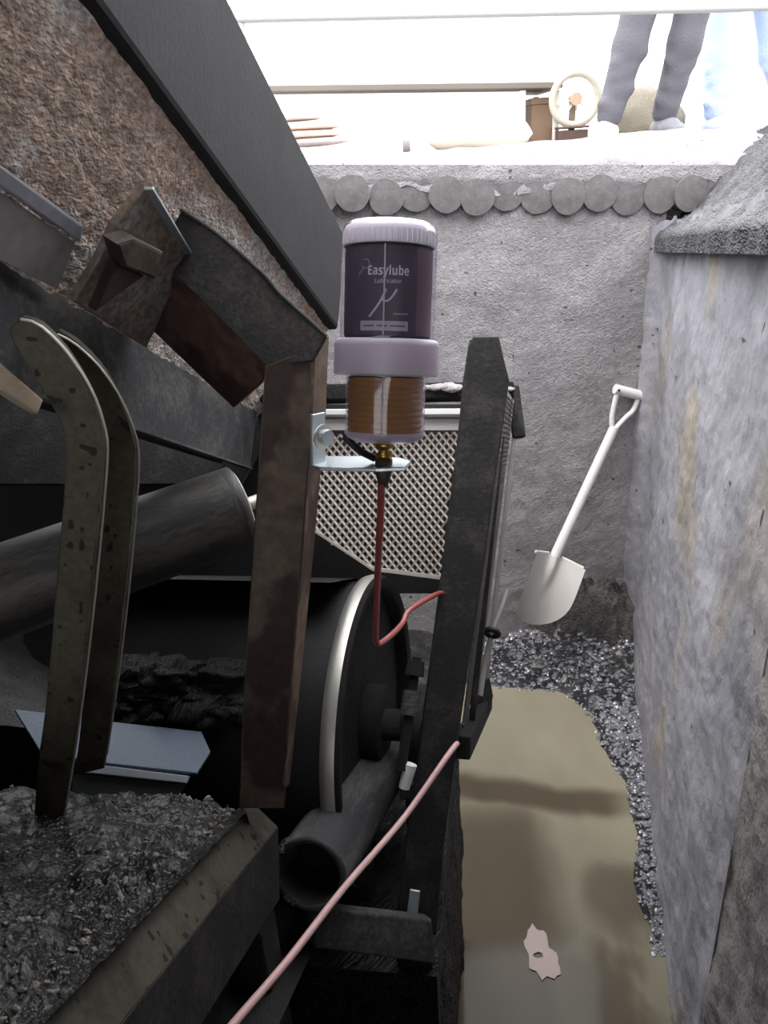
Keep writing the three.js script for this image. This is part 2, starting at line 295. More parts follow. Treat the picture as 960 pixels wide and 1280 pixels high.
structure('floor', surface(330, 380, (u, v) => { const x = mix(-1.85, 1.4, u), z = mix(1.2, WZ - 0.05, v); return [V(x, floorY(x, z), z), x, z]; }), M.wet);
{
  T.puddle = texture(1024, (u, v, o) => {                      // cloudy clay water; dark bands and blots painted in for reflections and shade
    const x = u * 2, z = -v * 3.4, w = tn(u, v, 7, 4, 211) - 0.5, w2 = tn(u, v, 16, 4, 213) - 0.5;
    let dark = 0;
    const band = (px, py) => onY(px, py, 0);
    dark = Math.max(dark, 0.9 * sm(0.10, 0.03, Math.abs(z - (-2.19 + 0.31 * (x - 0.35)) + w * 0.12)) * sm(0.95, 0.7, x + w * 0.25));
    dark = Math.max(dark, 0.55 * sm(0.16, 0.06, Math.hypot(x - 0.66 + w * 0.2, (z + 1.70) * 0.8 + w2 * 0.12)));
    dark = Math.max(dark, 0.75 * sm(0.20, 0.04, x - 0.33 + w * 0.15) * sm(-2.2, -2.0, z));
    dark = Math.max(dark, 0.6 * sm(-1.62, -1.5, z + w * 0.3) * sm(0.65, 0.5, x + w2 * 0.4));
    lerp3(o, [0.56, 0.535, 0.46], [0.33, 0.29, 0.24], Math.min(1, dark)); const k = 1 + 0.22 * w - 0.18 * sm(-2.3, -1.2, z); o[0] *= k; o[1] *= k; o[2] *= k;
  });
  const g = surface(2, 2, (u, v) => { const x = mix(0, 2, u), z = mix(0, -3.4, v); return [V(x, 0, z), u, v]; });
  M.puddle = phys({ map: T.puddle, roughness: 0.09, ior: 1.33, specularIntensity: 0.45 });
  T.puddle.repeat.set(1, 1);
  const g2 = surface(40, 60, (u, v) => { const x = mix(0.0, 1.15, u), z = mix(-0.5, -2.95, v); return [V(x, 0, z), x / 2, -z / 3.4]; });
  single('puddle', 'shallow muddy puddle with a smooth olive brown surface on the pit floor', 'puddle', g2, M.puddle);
}
{ // loose wet stones on the shore of the puddle
  const kinds = [0, 1, 2, 3, 4].map(() => { const b = blob(1, V(0, 0, 0), [1.2, 0.6, 0.9], 0.5, 1.3, 1).toNonIndexed(); b.computeVertexNormals(); return b; }), st = [];
  for (let i = 0; i < 9000 && st.length < 3200; i++) {
    const z = mix(-3.0, -1.3, rnd() ** 1.6), p = corner.clone().addScaledVector(rDir, (z - corner.z) / rDir.z).addScaledVector(rN, -0.03 + (z < -2.55 ? 0.85 * rnd() : 0.32 * rnd() ** 1.5)), y = floorY(p.x, p.z);
    if (y < -0.004 || y > 0.16) continue; const r = 0.003 + 0.010 * rnd() ** 2.5;
    st.push(kinds[i % 5].clone().rotateY(rnd() * 6).rotateX(rnd() - 0.5).scale(r, r, r).translate(p.x, y + r * 0.15, p.z));
  }
  single('wet_gravel', 'glinting wet gravel along the foot of the right wall round the puddle', 'gravel', st, phys({ color: 0x77777c, roughness: 0.22, clearcoat: 0.8, clearcoatRoughness: 0.12 }), null, 'stuff');
}
{ // flat patch added to imitate the pale sky reflection on the water
  const c = onY(676, 1192, 0.004), pts = []; for (let i = 0; i < 34; i++) { const a = i / 34 * Math.PI * 2, r = 0.06 * (1 + 0.5 * n3(Math.cos(a) * 1.9, Math.sin(a) * 1.9, 8)) * (1 + 0.12 * n3(Math.cos(a) * 6, Math.sin(a) * 6, 3)); pts.push(V(c.x + r * Math.cos(a) * 0.75, 0.004, c.z + r * Math.sin(a) * 1.25)); }
  const hole = []; for (let i = 0; i < 12; i++) { const a = i / 12 * Math.PI * 2, r = 0.011 * (1 + 0.6 * n3(Math.cos(a) * 3, Math.sin(a) * 3, 1)); hole.push(V(c.x - 0.008 + r * Math.cos(a) * 1.4, 0.004, c.z + 0.004 + r * Math.sin(a))); }
  single('sky_reflection_patch', 'ragged pinkish white patch standing in for the sky reflection at the near end of the puddle', 'sky_reflection', plate(pts, 0.003, { bevel: 0.001, holes: [hole] }), std({ color: 0xab9a93, roughness: 0.7, bumpMap: T.fineBump, bumpScale: 0.001 }));
}
// ground level beyond the rim, soil lip, gravel bank on the right
function lipY(x, z) { const t = sm(WZ, WZ - 0.5, z); return mix(rimY(x) + 0.088, 2.12, t) + 0.05 * fbm(x * 4, 1, z * 5, 4) * (1 - 0.5 * t) + 0.02 * fbm(x * 18, 2, z * 18, 3) * (1 - 0.8 * t) + 0.05 * sm(0.4, 1.1, x) * sm(WZ - 0.9, WZ - 0.1, z); }
structure('ground_rim', surface(320, 110, (u, v) => { const x = mix(-2.1, 3.2, u), z = mix(WZ + 0.04, WZ - 1.2, v * v); let p = V(x, lipY(x, z), z); const t = Math.min(1, (WZ + 0.04 - z) / (0.09 + 0.05 * n3(x * 5, 1, 2))); p.y -= (0.085 + 0.04 * fbm(x * 9, 3, 1, 3)) * (1 - Math.sqrt(1 - (1 - t) ** 2)); return [p, x, z - p.y]; }), M.rim);
structure('ground', surface(4, 4, (u, v) => [V(mix(-40, 40, u), 2.11, mix(WZ - 1.1, -70, v)), u * 80, v * 70]), M.ground);
single('gravel_bank', 'rough bank of dark wet gravel heaped behind the right pit wall', 'gravel',
  surface(210, 240, (u, v) => {
    const s = mix(-0.9, 3.9, v), d = mix(-0.02, 1.6, u ** 1.8) + 0.03 * n3(s * 14, 2, 4), q = corner.clone().addScaledVector(rDir, s).addScaledVector(rN, -d);
    const y = mix(topLine(s) - 0.02, 2.12 + 0.14 * sm(-0.1, 0.8, s), sm(0, 0.42, d)) + 0.05 * (Math.sqrt(Math.min(1, u ** 1.8 * 1.62 / 0.05)) - 1) + (0.05 * fbm(q.x * 7, 3, q.z * 7, 3) + 0.045 * fbm(q.x * 24, 1, q.z * 24, 3)) * sm(-0.03, 0.06, d) + (u === 0 ? -0.04 : 0);
    return [q.setY(y), s, d + y];
  }), M.bank, null, 'stuff');
single('mud_heap', 'dark crumbly mud heap in the far corner below the white shovel', 'mud', surface(110, 80, (u, v) => {
  const x = mix(heapC.x - 0.42, corner.x + 0.04, u), z = mix(WZ + 0.42, WZ - 0.03, v), e = Math.max(0, (heapC.x + 0.02 - x) / 0.42), f = (z - WZ) / 0.40;
  const m = Math.max(0, 1 - Math.hypot(e, f));
  const y = -0.05 + 0.36 * sm(0, 0.85, m) + (0.16 * fbm(x * 6, 9, z * 6, 3) + 0.06 * fbm(x * 22, 2, z * 22, 3)) * sm(0, 0.3, m);
  return [V(x, y, z), x, z - y];
}), std({ map: T.mud, color: 0xf4f0ee, roughness: 0.8, bumpMap: T.mudBump, bumpScale: 0.006 }), null, 'stuff');

// ------------------------------------------------------------------ conveyor hopper and skirt (upper left)
{
  const L = 1.9, E1 = at(425, 292, 1.75), E2 = at(417, 412, 1.71), G = at(334, 524, 1.67), near = (p, k = L) => go(p, -k);
  const h = thing('loading_hopper', 'dusty rust-stained steel loading hopper sloping across the upper left', 'hopper', near(G, 0.5));
  // rim channel: outer face, and lip turned back under it
  mesh('rim_rail', plate([near(E1), E1, at(431, 340, 1.74), at(430, 395, 1.72), E2, near(E2)], 0.05, { bevel: 0.008 }), M.rail, h, 'dark grey folded rim rail');
  mesh('side_plate', surface(220, 90, (u, v) => { const p = near(E2, L * (1 - u)).lerp(near(G, L * (1 - u)), v); const r = 0.006 * fbm(u * 30, v * 9, 3, 4) + 0.004 * fbm(u * 110, v * 34, 5, 2); return [p.addScaledVector(SIDE, -0.012 + r), u * L, v * 0.35]; }), M.rust, h);
  // flat stiffener along the plate, gusset and tab
  const pl = E2.clone().sub(G).cross(AX).normalize(), pt = (x, y) => onPlane(x, y, G, pl);
  mesh('stiffener_bar', plate([pt(-60, 175), pt(92, 283), pt(88, 304), pt(-60, 205)].map((p) => p.addScaledVector(SIDE, 0.012)), 0.012, { bevel: 0.003 }), std({ map: T.concrete, color: 0xe4eaf4, roughness: 0.5 }), h, 'pale blue-grey flat bar');
  mesh('stiffener_face', plate([pt(-60, 205), pt(88, 304), pt(66, 362), pt(-60, 300)].map((p) => p.addScaledVector(SIDE, 0.006)), 0.008), std({ map: T.concrete, color: 0xe0deda, roughness: 0.7 }), h);
  const q = (x, y, d) => at(x, y, d);
  const out = (x, y, n) => pt(x, y).addScaledVector(pl.dot(SIDE) > 0 ? pl : pl.clone().negate(), n);
  mesh('gusset', plate([out(147, 212, 0.04), out(203, 299, 0.04), out(196, 322, 0.04), out(160, 420, 0.03), out(68, 362, 0.03), out(98, 300, 0.03), out(112, 262, 0.035)], 0.010, { bevel: 0.002 }), std({ map: T.rust, color: 0x9a9894, roughness: 0.85, bumpMap: T.grainBump, bumpScale: 0.003 }), h);
  mesh('gusset_lit_edge', beam(out(147, 211, 0.042), out(203, 298, 0.042), 0.004, 0.010, NRM, 0.001), M.zinc, h, 'bright strip standing in for the lit edge');  // pale strip that draws in the lit edge of the gusset
  mesh('tab', [plate([[88, 268], [112, 262], [152, 282], [142, 316], [100, 300]].map(([x, y]) => out(x, y, 0.062)), 0.022, { bevel: 0.004 })], M.brown, h);
  mesh('tab_foot', plate([[96, 298], [134, 316], [72, 358]].map(([x, y]) => out(x, y, 0.054)), 0.012, { bevel: 0.002 }), std({ map: T.brown, color: 0xa08a86, roughness: 0.8 }), h);
  // skirt below the dark gap
  const S0 = at(322, 508, 1.63), S1 = at(313, 586, 1.58);
  mesh('skirt_plate', plate([near(S0), S0, S1, near(S1)], 0.010), M.dust, h, 'grey skirt plate');
  mesh('skirt_backing', plate([near(G).addScaledVector(NRM, 0.02), go(G, 0, 0, 0.02), go(S1, 0, -0.02, 0.01), near(S1).addScaledVector(SIDE, -0.02)].map((p) => p.addScaledVector(SIDE, -0.04)), 0.006), M.black, h);
  mesh('skirt_lip', beam(near(S1), S1, 0.004, 0.012, NRM, 0.001), M.dust, h);
  mesh('far_side_blackout', plate([go(S1, -1.9, -0.72, 0.5), go(S1, 0.12, -0.72, 0.5), go(S1, 0.12, -0.72, -1.0), go(S1, -1.9, -0.72, -1.0)], 0.012), M.black, h);  // added dark sheet, keeps the shaded interior black
  mesh('end_blackout', plate([go(E2, 0, -0.02), go(E2, 0, -0.75), go(S1, 0, -0.75, -0.03), go(S1, 0, -0.02, -0.03)], 0.012), M.black, h);  // added dark sheet across the end, blacks out the shaded interior
}
// ------------------------------------------------------------------ brown upright with its arm
const UD = 0.92;
{
  const u = thing('steel_upright', 'brown grease-blotted steel angle upright carrying the lubricator bracket', 'post', at(330, 985, 1.0));
  const q = (x, y, d = UD) => at(x, y, d === UD ? UD + 0.14 * Math.max(0, (y - 430) / 580) : d);
  mesh('arm', plate([q(226, 263, 0.97), q(285, 303, 0.955), q(330, 343, 0.94), q(372, 386), q(408, 421), q(392, 452), q(331, 457), q(262, 385, 0.955), q(196, 323, 0.98)], 0.008, { bevel: 0.0015 }), std({ map: T.dust, color: 0xb5a8a4, roughness: 0.8, bumpMap: T.fineBump, bumpScale: 0.001 }), u, 'dark sloping arm plate');
  mesh('arm_lit_edge', tube([q(226, 262, 0.968), q(262, 285, 0.96), q(285, 303, 0.953), q(330, 343, 0.938), q(350, 367, 0.93), q(408, 420, 0.918)], 0.0022, 40, 0.2, 6), M.dust, u);  // paler tube that draws in the lit top edge
  mesh('arm_flange', plate([q(196, 324, 0.982), q(262, 386, 0.957), q(331, 458, 0.922), q(330, 478, 0.99), q(300, 505, 1.05), q(165, 415, 1.05), q(186, 345, 1.04)], 0.008), std({ map: T.brown, color: 0xc8a8a8, roughness: 0.85 }), u, 'reddish brown lower flange');
  mesh('post', plate([q(331, 458), q(362, 446), q(394, 430), q(391, 520), q(384, 610), q(374, 740), q(362, 880), q(355, 1012), q(298, 1012), q(304, 880), q(318, 660), q(326, 540)], 0.008, { bevel: 0.0015 }), M.brown, u);
  mesh('side_flange', ribbon([[395, 428], [391, 520], [385, 600], [375, 740], [363, 880], [356, 985]].map(([x, y]) => q(x, y)), [[411, 420], [407, 520], [401, 590], [388, 730], [373, 875], [362, 980]].map(([x, y]) => q(x, y, UD + 0.06 + 0.14 * Math.max(0, (y - 430) / 580))), V(-0.007, 0, -0.002)), std({ map: T.brown, color: 0xffe9d8, roughness: 0.6, bumpMap: T.fineBump, bumpScale: 0.0006 }), u, 'paler side flange');  // lighter copy of the brown steel; lit look put into its colour
}
// ------------------------------------------------------------------ lubricator and its bracket
{
  const b = thing('angle_bracket', 'small zinc-plated right-angle bracket holding the clear lubricator', 'bracket', at(396, 580, 0.9));
  const q = (x, y, d) => at(x, y, d);
  mesh('upright_leg', plate([q(391, 518, 0.862), q(406, 515, 0.885), q(407, 560, 0.885), q(408, 576, 0.885), q(391, 582, 0.862)], 0.004, { bevel: 0.001, dir: V(-1, 0, -0.3) }), M.zinc, b);
  mesh('shelf', [plate([q(391, 582, 0.862), q(402, 570, 0.92), q(470, 570, 0.905), q(500, 572, 0.89), q(513, 576, 0.865), q(505, 584, 0.83), q(470, 586, 0.83), q(400, 582, 0.85)], 0.0045, { bevel: 0.001, dir: V(0, -1, 0) })], M.zinc, b);
  const c = q(403, 546, 0.868), o = q(420, 549, 0.855).sub(c).normalize();
  const bo = mesh('bolt', hex(c, c.clone().addScaledVector(o, 0.010), 0.0095), M.zinc, b); mesh('washer', cyl(c, c.clone().addScaledVector(o, 0.002), 0.014), M.bright, bo);
  mesh('clip', tube([q(430, 545, 0.84), q(448, 562, 0.845), q(468, 573, 0.86)], 0.004, 20), M.rubber, b, 'black rubber clip');

  const P0 = q(480.5, 549, 0.845), P1 = q(487.5, 278, 0.805), A = P1.clone().sub(P0), H = A.length(); A.normalize();
  const px = 0.845 / FOCAL, rx = 0.825 / FOCAL, tOf = (y) => (549 - y) / 271 * H;
  const l = thing('grease_lubricator', 'clear plastic automatic grease lubricator with white cap and dark label', 'lubricator', P0);
  const lt = (pts, s = 64) => lathe(pts.map(([r, y]) => [r * rx, tOf(y)]), P0, A, s);
  // reservoir
  mesh('reservoir', lt([[14, 553], [30, 551], [47, 545], [50.5, 540], [50.5, 468], [52, 462]]), M.clear, l, 'clear lower reservoir');
  const rings = [[2, 546], [40, 544]]; for (let i = 0; i < 9; i++) { const y = 540 - i * 7.6; rings.push([48 - (i > 0 ? 0 : 2), y], [48.8, y - 3], [47.0, y - 5.6], [47.0, y - 6.4]); } rings.push([48.5, 470], [46, 468], [2, 468]);
  mesh('grease_fill', lt(rings), M.grease, l, 'amber grease with ring folds');
  mesh('piston', lt([[2, 467.5], [48.4, 467.5], [48.6, 464], [48.6, 462], [2, 460]]), std({ color: 0x4a1c18, roughness: 0.5 }), l, 'dark red piston seal');
  mesh('base_rim', lt([[15, 553.5], [36, 552], [48, 547], [51.2, 542], [51.4, 538], [50.9, 538], [47, 544], [36, 549], [15, 550]]), M.milky, l, 'pale bottom rim');
  mesh('collar', lt([[52, 467], [64, 467], [66, 464], [66, 430], [65, 424], [60, 421], [57, 421], [57, 424], [62.5, 427], [63, 462], [52, 463.5]]), M.milky, l, 'milky screw collar');
  mesh('collar_core', lt([[2, 459], [49, 459], [52, 450], [53, 426], [2, 426]]), std({ color: 0xa88f9b, roughness: 0.6 }), l);
  mesh('cover', lt([[57, 424], [59, 418], [59.2, 330], [59, 302], [58.5, 292], [56, 285], [50, 280.5], [30, 277.5], [1, 276.5]]), M.clear, l, 'clear upper cover');
  mesh('drive_housing', lt([[2, 421], [52, 421], [53.5, 418], [53.5, 313], [51, 310], [2, 308]]), std({ color: 0x4a454c, roughness: 0.6 }), l, 'dark drive housing');
  // domed white cap with ribs round its skirt
  const cap = [lt([[54, 309], [56.2, 309], [56.6, 300], [56.4, 291], [53.5, 285], [47, 281.5], [28, 279.2], [1, 278.4]])];
  const [fx, , fz] = frameAlong(A);
  for (let i = 0; i < 54; i++) { const a = i / 54 * Math.PI * 2, d = fx.clone().multiplyScalar(Math.cos(a)).addScaledVector(fz, Math.sin(a)), o2 = P0.clone().addScaledVector(d, 56.6 * rx); cap.push(beam(o2.clone().addScaledVector(A, tOf(308)), o2.clone().addScaledVector(A, tOf(292)), 0.0016, 0.0022, d, 0.0006)); }
  mesh('cap', cap, M.cap, l, 'white ribbed cap');
  // wrap-round label with its print
  const cv = document.createElement('canvas'); cv.width = 1024; cv.height = 512; const x = cv.getContext('2d');
  x.fillStyle = '#4a4750'; x.fillRect(0, 0, 1024, 512); x.fillStyle = '#6b5862'; x.fillRect(690, 0, 334, 512); x.fillRect(0, 0, 120, 512);
  x.fillStyle = '#c9c6cc'; x.font = 'bold 76px sans-serif'; x.textAlign = 'left'; x.fillText('Easylube', 385, 165, 250);
  x.font = '34px sans-serif'; x.fillText('Lubricator', 430, 212, 165);
  x.strokeStyle = '#b9b6bd'; x.lineWidth = 12; x.lineCap = 'round'; x.beginPath(); x.moveTo(405, 405); x.quadraticCurveTo(470, 330, 498, 250); x.moveTo(478, 305); x.quadraticCurveTo(510, 345, 560, 250); x.stroke();
  x.lineWidth = 7; x.strokeStyle = '#8b8890'; x.beginPath(); x.arc(372, 100, 26, -1.9, 2.4); x.moveTo(330, 160); x.lineTo(362, 122); x.stroke();
  x.fillStyle = '#8a878e'; x.fillRect(545, 385, 90, 9); x.fillStyle = '#aaa6ad'; x.fillRect(345, 432, 290, 58); x.fillStyle = '#6e6a72'; for (const [a, w] of [[365, 70], [450, 60], [528, 88]]) x.fillRect(a, 455, w, 12);
  const lt2 = new THREE.CanvasTexture(cv); lt2.colorSpace = THREE.SRGBColorSpace;
  const lab = surface(60, 2, (u, v) => { const a = (u - 0.5) * 3.9, toEye = eye.clone().sub(P0); toEye.addScaledVector(A, -toEye.dot(A)).normalize(); const rt = A.clone().cross(toEye), d = toEye.clone().multiplyScalar(Math.cos(a)).addScaledVector(rt, Math.sin(a)); return [P0.clone().addScaledVector(d, 54.1 * rx).addScaledVector(A, tOf(mix(417, 314, v))), u, v]; });
  mesh('label', lab, std({ map: lt2, roughness: 0.55 }), l, 'dark printed label');
  { const toEye = eye.clone().sub(P0); toEye.addScaledVector(A, -toEye.dot(A)).normalize(); const rt = A.clone().cross(toEye), sd = toEye.clone().addScaledVector(rt, -0.08).normalize(); mesh('seam', [cyl(P0.clone().addScaledVector(sd, 59.0 * rx).addScaledVector(A, tOf(418)), P0.clone().addScaledVector(sd, 59.0 * rx).addScaledVector(A, tOf(312)), 0.0008, 0.0008, 8), cyl(P0.clone().addScaledVector(sd, 50.5 * rx).addScaledVector(A, tOf(540)), P0.clone().addScaledVector(sd, 50.5 * rx).addScaledVector(A, tOf(468)), 0.0008, 0.0008, 8)], M.milky, l, 'fine moulding seam'); }
  mesh('fitting', [lathe([[2, 0], [11, 0], [11, 8], [8, 9], [8, 14], [13, 15], [13, 21], [10, 22], [15, 26]].map(([r, t]) => [r * px, t * px]), P0.clone().addScaledVector(A, -26 * px), A, 6), lathe([[9.5, 0], [9.5, 10]].map(([r, t]) => [r * px, t * px]), P0.clone().addScaledVector(A, -27 * px), A, 24)], M.brass, l, 'brass hexagon fitting');
  mesh('outlet', lathe([[4, -60], [6, -59], [9, -48], [11, -40], [11, -26], [4, -26]].map(([r, t]) => [r * px, t * px]), P0, A, 24), std({ color: 0x4c4238, roughness: 0.5, metalness: 0.4 }), l, 'dark tapered outlet');
}
{
  const q = (x, y, d) => at(x, y, d);
  single('grease_tube', 'thin red grease tube hanging from the lubricator and bending to the bearing', 'tube', tube([q(477, 603, 0.85), q(475, 660, 0.9), q(472, 720, 0.97), q(470, 780, 1.06), q(470, 800, 1.1), q(474, 805, 1.12), q(490, 793, 1.16), q(503, 779, 1.2), q(512, 763, 1.23), q(545, 743, 1.30), q(556, 742, 1.33)], 0.0042, 140, 0.5, 12), M.redHose);
  single('grease_hose', 'pale pink grease hose running from the guard post down towards the viewer', 'hose', tube([q(566, 936, 1.335), q(571, 930, 1.26), q(560, 944, 1.22), q(505, 1022, 1.14), q(430, 1110, 1.0), q(360, 1200, 0.88), q(290, 1282, 0.78), q(240, 1345, 0.70)], 0.0046, 120, 0.5, 12), M.pinkHose);
}
// ------------------------------------------------------------------ mesh guard
const GD = 1.32;
function expanded(o, eu, ev, W, Hh, inside, cw = 0.0150, ch = 0.0190, sw = 0.0043) {   // expanded-metal sheet: real strands on a diamond lattice
  const P = [], N = eu.clone().cross(ev).normalize();
  const I = [], ids = (a) => { for (const t of a) I.push(t); };
  const node = (i, j) => [(i + (j & 1) * 0.5) * cw, j * ch * 0.5];
  for (let j = 0; j * ch * 0.5 < Hh; j++) for (let i = -1; i * cw < W; i++) for (const s of [0, 1]) {
    const a = node(i, j), b = node((j & 1) ? i + s : i + s - 1, j + 1), mx = (a[0] + b[0]) / 2, my = (a[1] + b[1]) / 2;
    if (!inside(mx, my)) continue;
    const d = [b[0] - a[0], b[1] - a[1]], l = Math.hypot(...d), nx = -d[1] / l * sw / 2, ny = d[0] / l * sw / 2, k = P.length / 3;
    for (const [x, y, z] of [[a[0] + nx, a[1] + ny, -0.001], [a[0] - nx, a[1] - ny, 0.0014], [b[0] - nx, b[1] - ny, 0.0014], [b[0] + nx, b[1] + ny, -0.001]]) for (const t of [0, -0.0014]) { const p = o.clone().addScaledVector(eu, x).addScaledVector(ev, y).addScaledVector(N, z + t); P.push(p.x, p.y, p.z); }
    ids([k, k + 2, k + 4, k, k + 4, k + 6, k + 1, k + 5, k + 3, k + 1, k + 7, k + 5, k, k + 1, k + 2, k + 1, k + 3, k + 2, k + 4, k + 5, k + 6, k + 5, k + 7, k + 6]);
  }
  const g = new THREE.BufferGeometry(); g.setAttribute('position', new THREE.Float32BufferAttribute(P, 3)); g.setIndex(I); g.setAttribute('uv', new THREE.Float32BufferAttribute(new Float32Array(P.length / 3 * 2), 2)); const f = g.toNonIndexed(); f.computeVertexNormals(); return f;
}
{
  const q = (x, y, d = GD) => at(x, y, d);
  const g = thing('mesh_guard', 'dark steel guard frame with pale expanded mesh panels round the tail pulley', 'guard', q(520, 1150, 1.3));
  mesh('front_post', plate([q(586, 431), q(592, 420), q(624, 420), q(630, 448), q(637, 475), q(625, 560), q(618, 610), q(606, 700), q(588, 820), q(572, 930), q(556, 1050), q(546, 1170), q(494, 1160), q(505, 1070), q(518, 975), q(532, 870), q(546, 760), q(562, 640), q(572, 550), q(580, 470)], 0.012, { bevel: 0.003 }), M.black, g, 'black front post');
  mesh('post_flange', plate([q(589, 425, GD + 0.008), q(580, 475, GD + 0.008), q(545, 765, GD + 0.008), q(520, 970, GD + 0.008), q(508, 1070, GD + 0.008), q(516, 1070, GD + 0.07), q(528, 970, GD + 0.07), q(553, 765, GD + 0.07), q(586, 475, GD + 0.07), q(593, 425, GD + 0.07)], 0.008, { dir: V(1, 0, 0) }), M.black, g);
  // side panel: rear post, wire strips and edge-on mesh
  const sT0 = q(631, 470, GD + 0.02), sT1 = q(643, 492, 1.78), sB0 = q(576, 920, GD + 0.02), sB1 = q(601, 880, 1.78);
  const eu = sT1.clone().sub(sT0), W = eu.length(); eu.normalize(); const ev = sB0.clone().sub(sT0); const Hh = ev.length(); ev.normalize();
  mesh('side_mesh', expanded(sT0, eu, ev, W, Hh, (x, y) => x > 0.01 && x < W - 0.01 && y > 0.02 && y < Hh - 0.01), M.cage, g, 'side mesh panel seen edge on');
  mesh('rear_post', beam(q(640, 482, 1.77), q(649, 548, 1.77), 0.03, 0.03, SIDE, 0.006), M.black, g);
  mesh('rear_bar', beam(q(643, 545, 1.77), q(603, 888, 1.72), 0.010, 0.016, SIDE, 0.003), M.cage, g, 'pale rear edge bar');
  mesh('middle_bar', beam(q(627, 545, 1.5), q(590, 900, 1.46), 0.012, 0.012, SIDE, 0.003), M.black, g);
  mesh('bottom_bar', beam(q(577, 935, GD + 0.02), q(607, 875, 1.74), 0.04, 0.03, NRM, 0.004), M.grime, g);
  mesh('corner_bracket', plate([q(594, 858, 1.6), q(612, 848, 1.66), q(616, 870, 1.66), q(610, 900, 1.62), q(592, 905, 1.58)], 0.01), M.grime, g, 'brown corner bracket');
  const rod = mesh('latch_rod', [tube([q(634, 738, 1.66), q(626, 762, 1.64), q(615, 792, 1.62), q(605, 835, 1.6), q(600, 870, 1.58)], 0.006, 30)], M.cage, g, 'grey latch rod');
  mesh('grip_ring', new THREE.TorusGeometry(0.013, 0.006, 12, 28).rotateY(-0.35).rotateX(0.5).translate(...q(615, 791, 1.605).toArray()), M.rubber, rod, 'black ring');
  // cross panel behind the lubricator
  const CD = 1.56, c0 = q(340, 545, CD), c1 = q(578, 540, CD), cu = c1.clone().sub(c0), CW = cu.length(); cu.normalize();
  const cdn = q(548, 722, CD).sub(q(572, 540, CD)); cdn.addScaledVector(cu, -cdn.dot(cu)).normalize(); const CH = 180 * CD / FOCAL;
  const inU = (px, py) => { const p = q(px, py, CD).sub(c0); return [p.dot(cu), p.dot(cdn)]; };
  const A = inU(340, 628), B = inU(465, 711), C = inU(550, 721), D = inU(572, 542);
  mesh('cross_mesh', expanded(c0, cu, cdn, CW, CH + 0.02, (x, y) => x > 0 && y < (x < B[0] ? mix(A[1], B[1], (x - A[0]) / (B[0] - A[0])) : mix(B[1], C[1], (x - B[0]) / (C[0] - B[0]))) && x < mix(D[0], C[0], y / C[1])), M.strand, g, 'pale mesh panel across the tail');
  mesh('cross_mesh_edge', [beam(q(340, 628, CD), q(465, 711, CD), 0.006, 0.006, cu, 0.001), beam(q(465, 711, CD), q(550, 722, CD), 0.008, 0.006, cdn, 0.001)], M.strand, g);
  mesh('ledge_angle', [beam(q(330, 517, 1.54), q(600, 516, 1.54), 0.012, 0.03, NRM, 0.002), beam(q(330, 531, 1.55), q(600, 531, 1.55), 0.022, 0.006, NRM, 0.001)], M.white, g, 'bright steel angle above the mesh');
  mesh('top_bar', beam(q(325, 494, 1.62), q(640, 489, 1.66), 0.034, 0.05, NRM, 0.005), M.grime, g, 'muddy top bar');
  const cl = []; for (let i = 0; i < 46; i++) { const t = i / 46; cl.push(blob(0.006 + 0.008 * rnd(), q(mix(330, 640, t), 483 + 4 * rnd(), 1.62 + 0.03 * rnd()), [1.6, 0.6, 1.4], 0.3, 1.5, 1)); }
  mesh('mud_crust', cl, M.rim, g, 'grey mud crust on the bar').userData.kind = 'stuff';
  mesh('dark_backing_sheet', plate([q(-60, 560, 1.74), q(320, 505, 1.74), q(596, 505, 1.74), q(566, 742, 1.74), q(320, 742, 1.74), q(-60, 760, 1.74)], 0.006), M.belt, g, 'added black sheet standing in for the dark interior');  // added black sheet, makes the interior behind the mesh read dark
  mesh('stud', [beam(q(519, 1112, 1.30), q(514, 1152, 1.30), 0.018, 0.006, SIDE, 0.002)], M.zinc, g, 'bright galvanised tab');
  mesh('base_plate', plate([q(388, 1128, 1.19), q(442, 1140, 1.22), q(540, 1150, 1.29), q(546, 1206, 1.29), q(396, 1186, 1.19)], 0.03, { bevel: 0.004 }), M.dust, g, 'dusty base plate');
  mesh('leg', beam(q(520, 1175, 1.34), q(520, 1175, 1.34).setY(-0.03), 0.06, 0.06, SIDE, 0.004), M.black, g);
}
{ // black block added to stand in for shade below the tail end
  const ax = AX.clone().setY(0).normalize(), c0 = at(546, 1216, 1.31), c1 = at(246, 1216, 1.31), w = c1.clone().sub(c0).dot(SIDE), top = Math.min(c0.y, c1.y) - 0.01;
  const T0 = (a, b, y) => c0.clone().addScaledVector(SIDE, b).addScaledVector(ax, a).setY(y);
  const face = (A, B, C, D, n, nu, nv) => surface(nu, nv, (u, v) => { const p = A.clone().lerp(B, u).lerp(D.clone().lerp(C, u), v); const e = Math.min(1, 12 * Math.min(u, 1 - u, v, 1 - v)); return [p.addScaledVector(n, e * (0.03 * fbm(p.x * 9, p.y * 9, p.z * 9, 4) + 0.012 * fbm(p.x * 40, p.y * 40, p.z * 40, 2))), p.x + p.z, p.y + p.z * 0.3]; });
  single('shade_plinth', 'black plinth block added for the shade under the tail end of the machine', 'plinth', [
    face(T0(0, w, -0.1), T0(0, 0, -0.1), T0(0, 0, top), T0(0, w, top), ax.clone().negate(), 70, 80),
    face(T0(0, 0, -0.1), T0(0.75, 0, -0.1), T0(0.75, 0, top), T0(0, 0, top), SIDE, 60, 80),
    face(T0(0, w, top), T0(0, 0, top), T0(0.75, 0, top), T0(0.75, w, top), V(0, 1, 0), 40, 40)], M.plinthShade);
}
